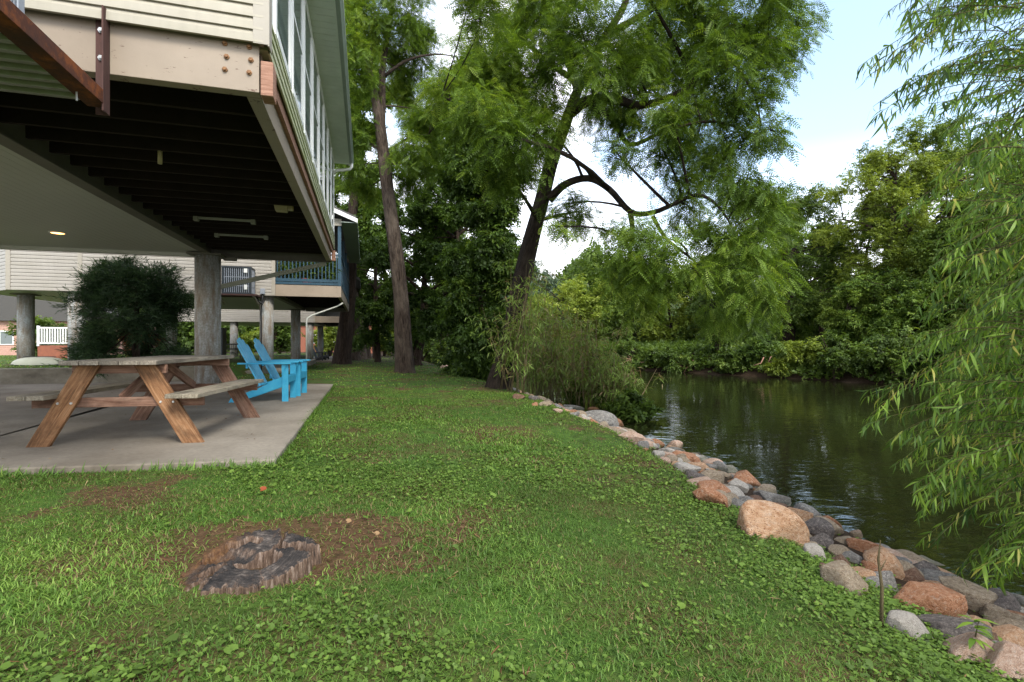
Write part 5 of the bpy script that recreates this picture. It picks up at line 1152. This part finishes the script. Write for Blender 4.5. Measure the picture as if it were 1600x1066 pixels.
def far_house(name, label, u, d, w, dep, h, wall, rz, z=None):
    x = (u-800)/F*d; t = thing(name, label, 'house', (x, d, gz(x, d)-.2), rz)
    mb = MB(); siding(mb, (-w/2, -dep/2-.01), (w/2, -dep/2-.01), 0, h, (0, -1), .18, .02); mb.box((0, 0, h/2), (w, dep-.02, h)); mb.build('wall', wall, t)
    mb = MB(); mb.extr([(-w/2-.4, h), (w/2+.4, h), (0, h+w*.22)], (0, -dep/2-.4, 0), (0, dep/2+.4, 0), (1, 0, 0), (0, 0, 1)); mb.build('roof', M['roof'], t)
    for k in range(3):
        f = MB(); x0 = -w/3+k*w/3; f.box((x0, -dep/2-.04, h*.55), (1.0, .08, 1.2)); wn = f.build('window', M['white'], t); f = MB(); f.box((x0, -dep/2-.085, h*.55), (.84, .02, 1.04)); f.build('pane', M['glass'], wn)
far_house('timber_house', 'red brown timber house glimpsed past the thick dark trunk', 535, 74, 10, 7, 4.4, M['brick'], R(8))
far_house('brick_house', 'pink brick house glimpsed under the second cabin behind bushes', 60, 47, 16, 8, 3.2, M['pinkwall'], R(14))
# plants on the porch
def potplant(label, r, s, z, hgt, red):
    p = W(r, s, z); t = thing('potted_plant', label, 'plant', tuple(p), 0, 'potted plants on the blue porch')
    mb = MB(); mb.tube([(0, 0, 0), (0, 0, .26)], [.13, .18], 16); mb.build('pot', M['redm'] if red else M['black'], t, True)
    rg = np.random.default_rng(int(r*-100)); n = 130; pos = np.c_[rg.normal(size=(n, 2))*.16, .26+rg.uniform(0, hgt, n)]; v, q, tt = instance(T_SPRAY, pos, rg.normal(size=(n, 3))+np.array([0, 0, .6]), nrm(rg.normal(size=(n, 3))*.5+np.array([0, 0, 1])), np.full(n, 1.1), np.clip(rg.normal(size=n)*.2+.6, 0, 1)); quadmesh('foliage', v, q, M['lf_mid'], t, tint=tt)
potplant('red pot of leafy plants behind the blue porch railing', -1.15, 14.5, 2.87, .55, True)
potplant('dark pot of trailing greenery by the corner post of the blue porch', -.40, 14.5, 2.87, .7, False)
potplant('dark pot of low plants by the wall of the blue porch', -1.75, 14.45, 2.87, .4, False)
# ------------------------------------------------------------------ willow
def willow():
    rg = np.random.default_rng(300); bx, by = 3.35, .55; bz = gz(bx, by); base = np.array([bx, by, bz])
    t = thing('willow_tree', 'weeping willow with narrow leaves hanging over the river rocks', 'tree', tuple(base))
    mb = MB(); tk = np.array([base+np.array([0, 0, -.2]), base+np.array([.05, 0, .6]), base+np.array([.25, .1, 1.8]), base+np.array([.6, .4, 3.0]), base+np.array([.9, .9, 4.4])])
    p, r = smooth_path(tk, [.24, .19, .16, .12, .06]); mb.tube(p, r, 14, .05)
    limbs = [(p, r)]; ends = []
    for k in range(34):
        u = rg.uniform(1610, 1900); d = rg.uniform(2.5, 5.2); v = rg.uniform(-330, 860); e = PX(u, v, d); j = rg.integers(len(p)//3, len(p)); s0 = p[j]
        if e[2] < s0[2]-.2: s0 = p[max(2, j//2)]
        m = (s0+e)/2+np.array([.3, -.1, .5]); pts = np.array([bez(s0, m, e, q) for q in np.linspace(0, 1, 7)]); rd = np.linspace(.035, .010, 7); mb.tube(pts, rd, 7); limbs.append((pts, rd)); ends.append(e)
    mb.build('trunk', M['bark_pale'], t, True, origin=base)
    LP, LR = sample_limbs(limbs[1:], .08)
    P0, P1, P2 = [], [], []
    def add(u0, v0, d0, u1, v1, d1, sag):
        a = PX(u0, v0, d0); b = PX(u1, v1, d1); k = int(np.argmin(np.linalg.norm(LP-a, axis=1))); P0.append(LP[k]*.25+a*.75 if np.linalg.norm(LP[k]-a) > .5 else LP[k]); P1.append((a+b)/2+np.array([0, 0, sag])); P2.append(b)
    tips = [(1345, 115, 1580, -30), (1350, 108, 1600, 20), (1368, 170, 1600, 60), (1395, 75, 1600, -60), (1380, 20, 1620, -90), (1425, 150, 1620, 40), (1362, 182, 1560, 90),
            (1340, 610, 1610, 590), (1335, 660, 1620, 640), (1350, 640, 1600, 500), (1375, 690, 1600, 620), (1400, 560, 1600, 470), (1425, 480, 1600, 400), (1440, 420, 1620, 330), (1410, 340, 1620, 260), (1450, 300, 1640, 180),
            (1430, 800, 1620, 690), (1440, 850, 1640, 740), (1480, 900, 1660, 760), (1530, 930, 1680, 800), (1560, 915, 1700, 830), (1420, 760, 1620, 700), (1400, 730, 1640, 640)]
    for (u1, v1, u0, v0) in tips:
        for j in range(2):
            dd = rg.uniform(2.7, 3.7); add(u0+rg.uniform(-10, 30), v0+rg.uniform(-15, 15), dd+.1, u1+rg.uniform(-4, 25), v1+rg.uniform(-14, 14), dd, rg.uniform(.10, .22))
    for k in range(560):
        v0 = rg.uniform(-150, 860); vv = np.clip(v0, 0, 900)
        left = np.interp(vv, [0, 120, 250, 330, 450, 560, 640, 760, 880], [1400, 1410, 1470, 1450, 1440, 1400, 1390, 1450, 1530])
        u1 = left+abs(rg.normal())*135; u0 = u1+rg.uniform(90, 230); dd = rg.uniform(2.5, 5.0); drop = rg.uniform(-20, 90)
        if (v0 > 760 and u1 < 1520) or (90 < v0 < 420 and u1 < 1480 and rg.uniform() < .5): continue
        add(u0, v0, dd+rg.uniform(-.2, .3), u1, v0+drop, dd, rg.uniform(.04, .18))
    P0, P1, P2 = map(np.array, (P0, P1, P2)); n = len(P0)
    V, Q, G_ = twig_tubes(P0, P1, P2, np.full(n, .0042), np.full(n, .0012), 7, 4); quadmesh('twigs', V-base, Q, M['twig_willow'], t, gr=G_, smooth=True)
    ln = np.linalg.norm(P2-P0, axis=1); cnt = np.maximum(8, (ln/.019).astype(int)); k = np.repeat(np.arange(n), cnt); m_ = len(k); tq = rg.uniform(.08, 1, m_)
    pos = bez(P0[k], P1[k], P2[k], tq); tan = nrm((1-tq)[:, None]*(P1[k]-P0[k])+tq[:, None]*(P2[k]-P1[k])); side = nrm(np.cross(tan, np.array([0, 0, 1.])))*rg.choice([-1, 1], m_)[:, None]
    d = nrm(tan*.75+side*rg.uniform(.2, .9, (m_, 1))+np.array([0, 0, -1.0])*rg.uniform(.1, 1.3, (m_, 1))+rg.normal(size=(m_, 3))*.18); up = nrm(np.array([0, 0, 1.])+tan*.6+rg.normal(size=(m_, 3))*.55)
    v, q, tt = instance(T_WIL, pos, d, up, rg.uniform(.050, .122, m_), np.clip(.5+np.repeat(rg.normal(size=n)*.14, cnt)+rg.normal(size=m_)*.22, 0, 1))
    quadmesh('crown', v-base, q, M['lf_willow'], t, tint=tt)
willow()
# ------------------------------------------------------------------ lawn
def lawn_mask(x, y):
    r, s = to_rs(x, y); ok = (r < re_(s)+.25)
    on = ((r < .06) & (s > .12+.0*r) & (s < 9.85))
    fr = P1+(fe-P1)*((x-P1[0])/(fe[0]-P1[0]))[:, None]       # front edge of the patio
    on = (r < .03) & (y > fr[:, 1]+.0) & (s < 9.75) & ((s < 8.1) | (r < .03))
    on |= (r > -10) & (r < -1.85) & (s > 14.4) & (s < 26)
    on |= (r > -9) & (r < -.6) & (s > 28.3) & (s < 37)
    on |= (r < -3.1) & (r > -9.4) & (s > 9.7) & (s < 10.02)
    ok &= ~on; ok &= np.hypot(x-SX, (y-SY)/.95) > .265
    return ok
def sampler(rg, n, d0, d1, p=1.0):
    d = rg.uniform(d0**p, d1**p, n)**(1/p); x = rg.uniform(-1.18, 1.18, n)*d+rg.uniform(-.4, .4, n); return x, d
def blades(rg, n, d0, d1, length, width, tmpl, p=1.6, tint0=.5):
    x, y = sampler(rg, n, d0, d1, p); k = lawn_mask(x, y) & (rg.uniform(size=n) > bare(x, y)*.85); x, y = x[k], y[k]; n = len(x)
    z = H(x, y)-.004; a = rg.uniform(0, 6.28, n); lean = rg.uniform(.15, 1.1, n); d = nrm(np.c_[np.cos(a)*lean, np.sin(a)*lean, np.ones(n)])
    up = nrm(np.c_[-np.cos(a), -np.sin(a), np.full(n, .3)]); hgt = length*rg.uniform(.5, 1.3, n)*(1+.25*vnoise(x*2, y*2, 61))
    tv, tq = tmpl; tv2 = tv.copy(); tv2[:, 0] *= width/length
    tint = np.clip(tint0+.20*vnoise(x*.9, y*.9, 62)+.14*vnoise(x*4, y*4, 63)+rg.normal(size=n)*.21, .06, 1); tint[rg.uniform(size=n) < .05+.25*bare(x, y)] = .0
    return instance((tv2, tq), np.c_[x, y, z], d, up, hgt, tint)
rg = np.random.default_rng(400); parts = [blades(rg, 260000, 1.15, 4.2, .032, .0040, T_BLADE2, 1.7), blades(rg, 240000, 4.2, 11, .038, .008, T_BLADE2, 1.5), blades(rg, 130000, 11, 48, .045, .026, T_BLADE2, 1.4, .6)]
def cat(parts):
    off = 0; V, Q, T_ = [], [], []
    for v, q, t in parts: V.append(v); Q.append(q+off); T_.append(t); off += len(v)
    return np.concatenate(V), np.concatenate(Q), np.concatenate(T_)
def fringe(a, b, n, side):
    a, b = np.array(a), np.array(b); t = rg.uniform(0, 1, n); e = (b-a)/np.linalg.norm(b-a); nn = np.array([e[1], -e[0]])*side; cl_ = np.clip(.5+.6*vnoise(t*np.linalg.norm(b-a)*3, t*0, 81), .05, 1); k = rg.uniform(size=n) < cl_; t = t[k]; n = len(t)
    p = a+(b-a)*t[:, None]+nn*rg.uniform(-.004, .05, (n, 1)); d = nrm(np.c_[-nn[None]*rg.uniform(-.4, 1.1, (n, 1))+rg.normal(size=(n, 2))*.4, np.ones(n)]); tv = T_BLADE2[0].copy(); tv[:, 0] *= .10
    return instance((tv, T_BLADE2[1]), np.c_[p, H(p[:, 0], p[:, 1])-.004], d, nrm(np.c_[nn[None]+rg.normal(size=(n, 2))*.4, np.full(n, .3)]), rg.uniform(.05, .105, n), np.clip(.5+rg.normal(size=n)*.2, .05, 1))
parts += [fringe(P1, fe, 5000, -1), fringe(P1, P2, 4200, 1)]
v, q, tt = cat(parts); tag(quadmesh('lawn_grass', v, q, M['grass'], tint=tt), 'short green lawn grass between the patio and the river bank', 'grass', kind='stuff')
def creepers(rg, n, d0, d1, size, p=1.6):
    x, y = sampler(rg, n, d0, d1, p); r, s = to_rs(x, y)
    pat = vnoise(x*1.7, y*1.7, 71)+.6*vnoise(x*4.5, y*4.5, 72); edge = 1.1*np.exp(-((r-re_(s)-.15)/.45)**2)
    keep = rg.uniform(size=n) < np.clip(.20+.62*pat+edge, .02, 1)*(1-.55*bare(x, y)); k = keep & (lawn_mask(x, y) | ((r > re_(s)) & (r < re_(s)+.5) & (rg.uniform(size=n) < .75)) | ((r > re_(s)) & (r < re_(s)+1.5) & (rg.uniform(size=n) < .12))); x, y = x[k], y[k]; n = len(x)
    z = H(x, y)+rg.uniform(.003, .032, n); a = rg.uniform(0, 6.28, n); d = np.c_[np.cos(a), np.sin(a), rg.uniform(-.25, .45, n)]; up = nrm(np.array([0, 0, 1.])+rg.normal(size=(n, 3))*.32)
    return instance(T_ROUND, np.c_[x, y, z], d, up, size*rg.uniform(.55, 1.35, n), np.clip(.5+.10*vnoise(x*3, y*3, 73)+rg.normal(size=n)*.17, 0, 1))
parts = [creepers(rg, 90000, 1.15, 4.2, .016), creepers(rg, 80000, 4.2, 11, .024, 1.5), creepers(rg, 3600, 1.15, 4.5, .032, 1.7)]
v, q, tt = cat(parts); tag(quadmesh('ground_ivy', v, q, M['clover'], tint=tt), 'round leaved ground ivy spreading through the lawn', 'ground cover', kind='stuff')
n = 9000; x, y = sampler(rg, n, 1.2, 6, 1.6); k = lawn_mask(x, y) & (rg.uniform(size=n) < np.clip(bare(x, y)*1.3+.05, 0, 1)); x, y = x[k], y[k]; n = len(x)
a = rg.uniform(0, 6.28, n); tv = T_BLADE2[0].copy(); tv[:, 0] *= .06
v, q, tt = instance((tv, T_BLADE2[1]), np.c_[x, y, H(x, y)+.004+rg.uniform(0, .012, n)], np.c_[np.cos(a), np.sin(a), rg.uniform(-.05, .25, n)], np.repeat(np.array([[0, 0, 1.]]), n, 0), rg.uniform(.025, .09, n), rg.uniform(0, 1, n))
tag(quadmesh('dry_litter', v, q, M['litter'], tint=tt), 'dry grass litter on the worn patches round the stump', 'litter', kind='stuff')
n = 260; x, y = rg.uniform(-8, -1.9, n), rg.uniform(3.6, 11, n); r, s_ = to_rs(x, y); k = (r < -.06) & (s_ > .15) & (s_ < 9.6) & (y > P1[1]+(fe-P1)[1]*((x-P1[0])/(fe[0]-P1[0]))+.05); x, y = x[k], y[k]; n = len(x); a = rg.uniform(0, 6.28, n)
v, q, tt = instance(T_ROUND, np.c_[x, y, np.full(n, .006)], np.c_[np.cos(a), np.sin(a), rg.uniform(-.05, .25, n)], nrm(np.array([0, 0, 1.])+rg.normal(size=(n, 3))*.15), rg.uniform(.006, .026, n), rg.uniform(0, 1, n))
tag(quadmesh('patio_litter', v, q, M['litter'], tint=tt), 'scraps of dry leaves blown over the concrete patio', 'litter', kind='stuff')
# fallen leaves, stalk, sprig
for (u, v, sz, m, lab) in ((405, 776, .05, 'lf_red', 'red fallen leaf lying on the lawn behind the stump'), (540, 828, .035, 'litter', 'orange brown fallen leaf on the lawn beside the stump'), (585, 848, .03, 'litter', 'small brown fallen leaf on the worn soil near the stump')):
    p = hit(u, v); vv, qq, t_ = instance(T_ROUND, np.array([[p[0], p[1], p[2]+.045]]), np.array([[.8, .4, .15]]), np.array([[.1, -.3, 1.]]), np.array([sz]), np.array([.8])); vv = np.concatenate([vv, vv-np.array([0, 0, .0015])]); tt = np.full(len(vv), .8); tag(quadmesh('fallen_leaf', vv, np.concatenate([qq, qq[:, ::-1]+len(vv)//2]), M[m], tint=tt), lab, 'leaf')
p = hit(1377, 982); mb = MB(); mb.tube([p, p+np.array([.003, 0, .18]), p+np.array([-.006, .01, .30]), p+np.array([.004, .01, .385])], [.008, .007, .005, .002], 8); mb.tube([p+np.array([-.002, .005, .25]), p+np.array([.03, .01, .30])], [.004, .001], 6)
tag(mb.build('dry_stalk', M['culm'], None, True), 'upright dry brown stalk at the lawn edge before the round peach boulder', 'stalk')
p = hit(1522, 1030); t = thing('sprig', 'young sprig of pointed leaves in front of the pink boulders', 'plant', tuple(p)); mb = MB(); mb.tube([(0, 0, 0), (0.005, 0, .09), (.01, -.01, .16)], [.003, .0025, .001], 6); mb.build('stem', M['twig_willow'], t, True)
rg2 = np.random.default_rng(9); n = 14; a = rg2.uniform(0, 6.28, n); vv, qq, tt = instance((T_WIL[0]*np.array([2.4, 1, 1]), T_WIL[1]), np.c_[np.zeros(n), np.zeros(n), rg2.uniform(.05, .16, n)], np.c_[np.cos(a), np.sin(a), rg2.uniform(-.2, .5, n)], np.repeat([[0, 0, 1.]], n, 0), rg2.uniform(.05, .08, n), rg2.uniform(.5, 1, n)); quadmesh('foliage', vv, qq, M['lf_willow'], t, tint=tt)
# ------------------------------------------------------------------ sky, sun, camera
w = bpy.data.worlds.new('World'); scene.world = w; w.use_nodes = True; nt = w.node_tree; nt.nodes.clear()
EL, AZ = R(46), R(152)                      # high, soft, from behind the camera
out = nt.nodes.new('ShaderNodeOutputWorld'); bg = N(nt, 'ShaderNodeBackground', Strength=.12)
sky = nt.nodes.new('ShaderNodeTexSky'); sky.sky_type = 'NISHITA'; sky.sun_disc = False; sky.sun_elevation = EL; sky.sun_rotation = AZ; sky.air_density = 1.0; sky.dust_density = 1.5; sky.ozone_density = 1.2
tc = nt.nodes.new('ShaderNodeTexCoord'); mp = nt.nodes.new('ShaderNodeMapping'); mp.inputs['Scale'].default_value = (1, 1, 1.9); mp.inputs['Location'].default_value = (.35, .1, .2); L(nt, tc.outputs['Generated'], mp.inputs[0])
n1 = noise(nt, mp.outputs[0], 1.9, 7, .52, .25); fac = ramp(nt, n1, [(.40, .05), (.52, .60), (.66, 1)])
skyc = mixc(nt, .15, mixc(nt, 1.0, sky.outputs[0], (1.25, 1.4, 1.4), 'MULTIPLY'), (4.2, 4.8, 5.2)); 
sx = nt.nodes.new('ShaderNodeSeparateXYZ'); L(nt, tc.outputs['Generated'], sx.inputs[0]); hz = ramp(nt, sx.outputs[2], [(.14, .6), (.33, 0)]); fac = mixc(nt, 1.0, fac, hz, 'SCREEN')
cl = mixc(nt, fac, skyc, (8.0, 7.7, 7.7)); L(nt, cl, bg.inputs[0]); L(nt, bg.outputs[0], out.inputs[0])
sl = bpy.data.lights.new('sun', 'SUN'); sl.energy = 1.4; sl.angle = R(18); sl.color = (1, .94, .84); so = bpy.data.objects.new('sun', sl); COL.objects.link(so)
dirv = Vector((math.sin(AZ)*math.cos(EL), math.cos(AZ)*math.cos(EL), math.sin(EL))); so.rotation_euler = dirv.to_track_quat('Z', 'Y').to_euler(); so.location = dirv*40
cam = bpy.data.cameras.new('camera'); cam.sensor_width = 36; cam.lens = F/1600*36; cam.clip_start = .05; cam.clip_end = 1000
co = bpy.data.objects.new('camera', cam); COL.objects.link(co); co.location = (0, 0, CAMZ); co.rotation_euler = (R(90), 0, 0); scene.camera = co
scene.view_settings.view_transform = 'Standard'; scene.view_settings.look = 'None'; scene.view_settings.exposure = 1.5; scene.view_settings.gamma = 1
scene.cycles.max_bounces = 7; scene.cycles.diffuse_bounces = 4; scene.cycles.glossy_bounces = 3; scene.cycles.transmission_bounces = 5; scene.cycles.use_denoising = True; scene.cycles.denoiser = 'OPENIMAGEDENOISE'; scene.cycles.denoising_input_passes = 'RGB_ALBEDO_NORMAL'; scene.cycles.denoising_prefilter = 'NONE'
scene.cycles.sample_clamp_indirect = 8
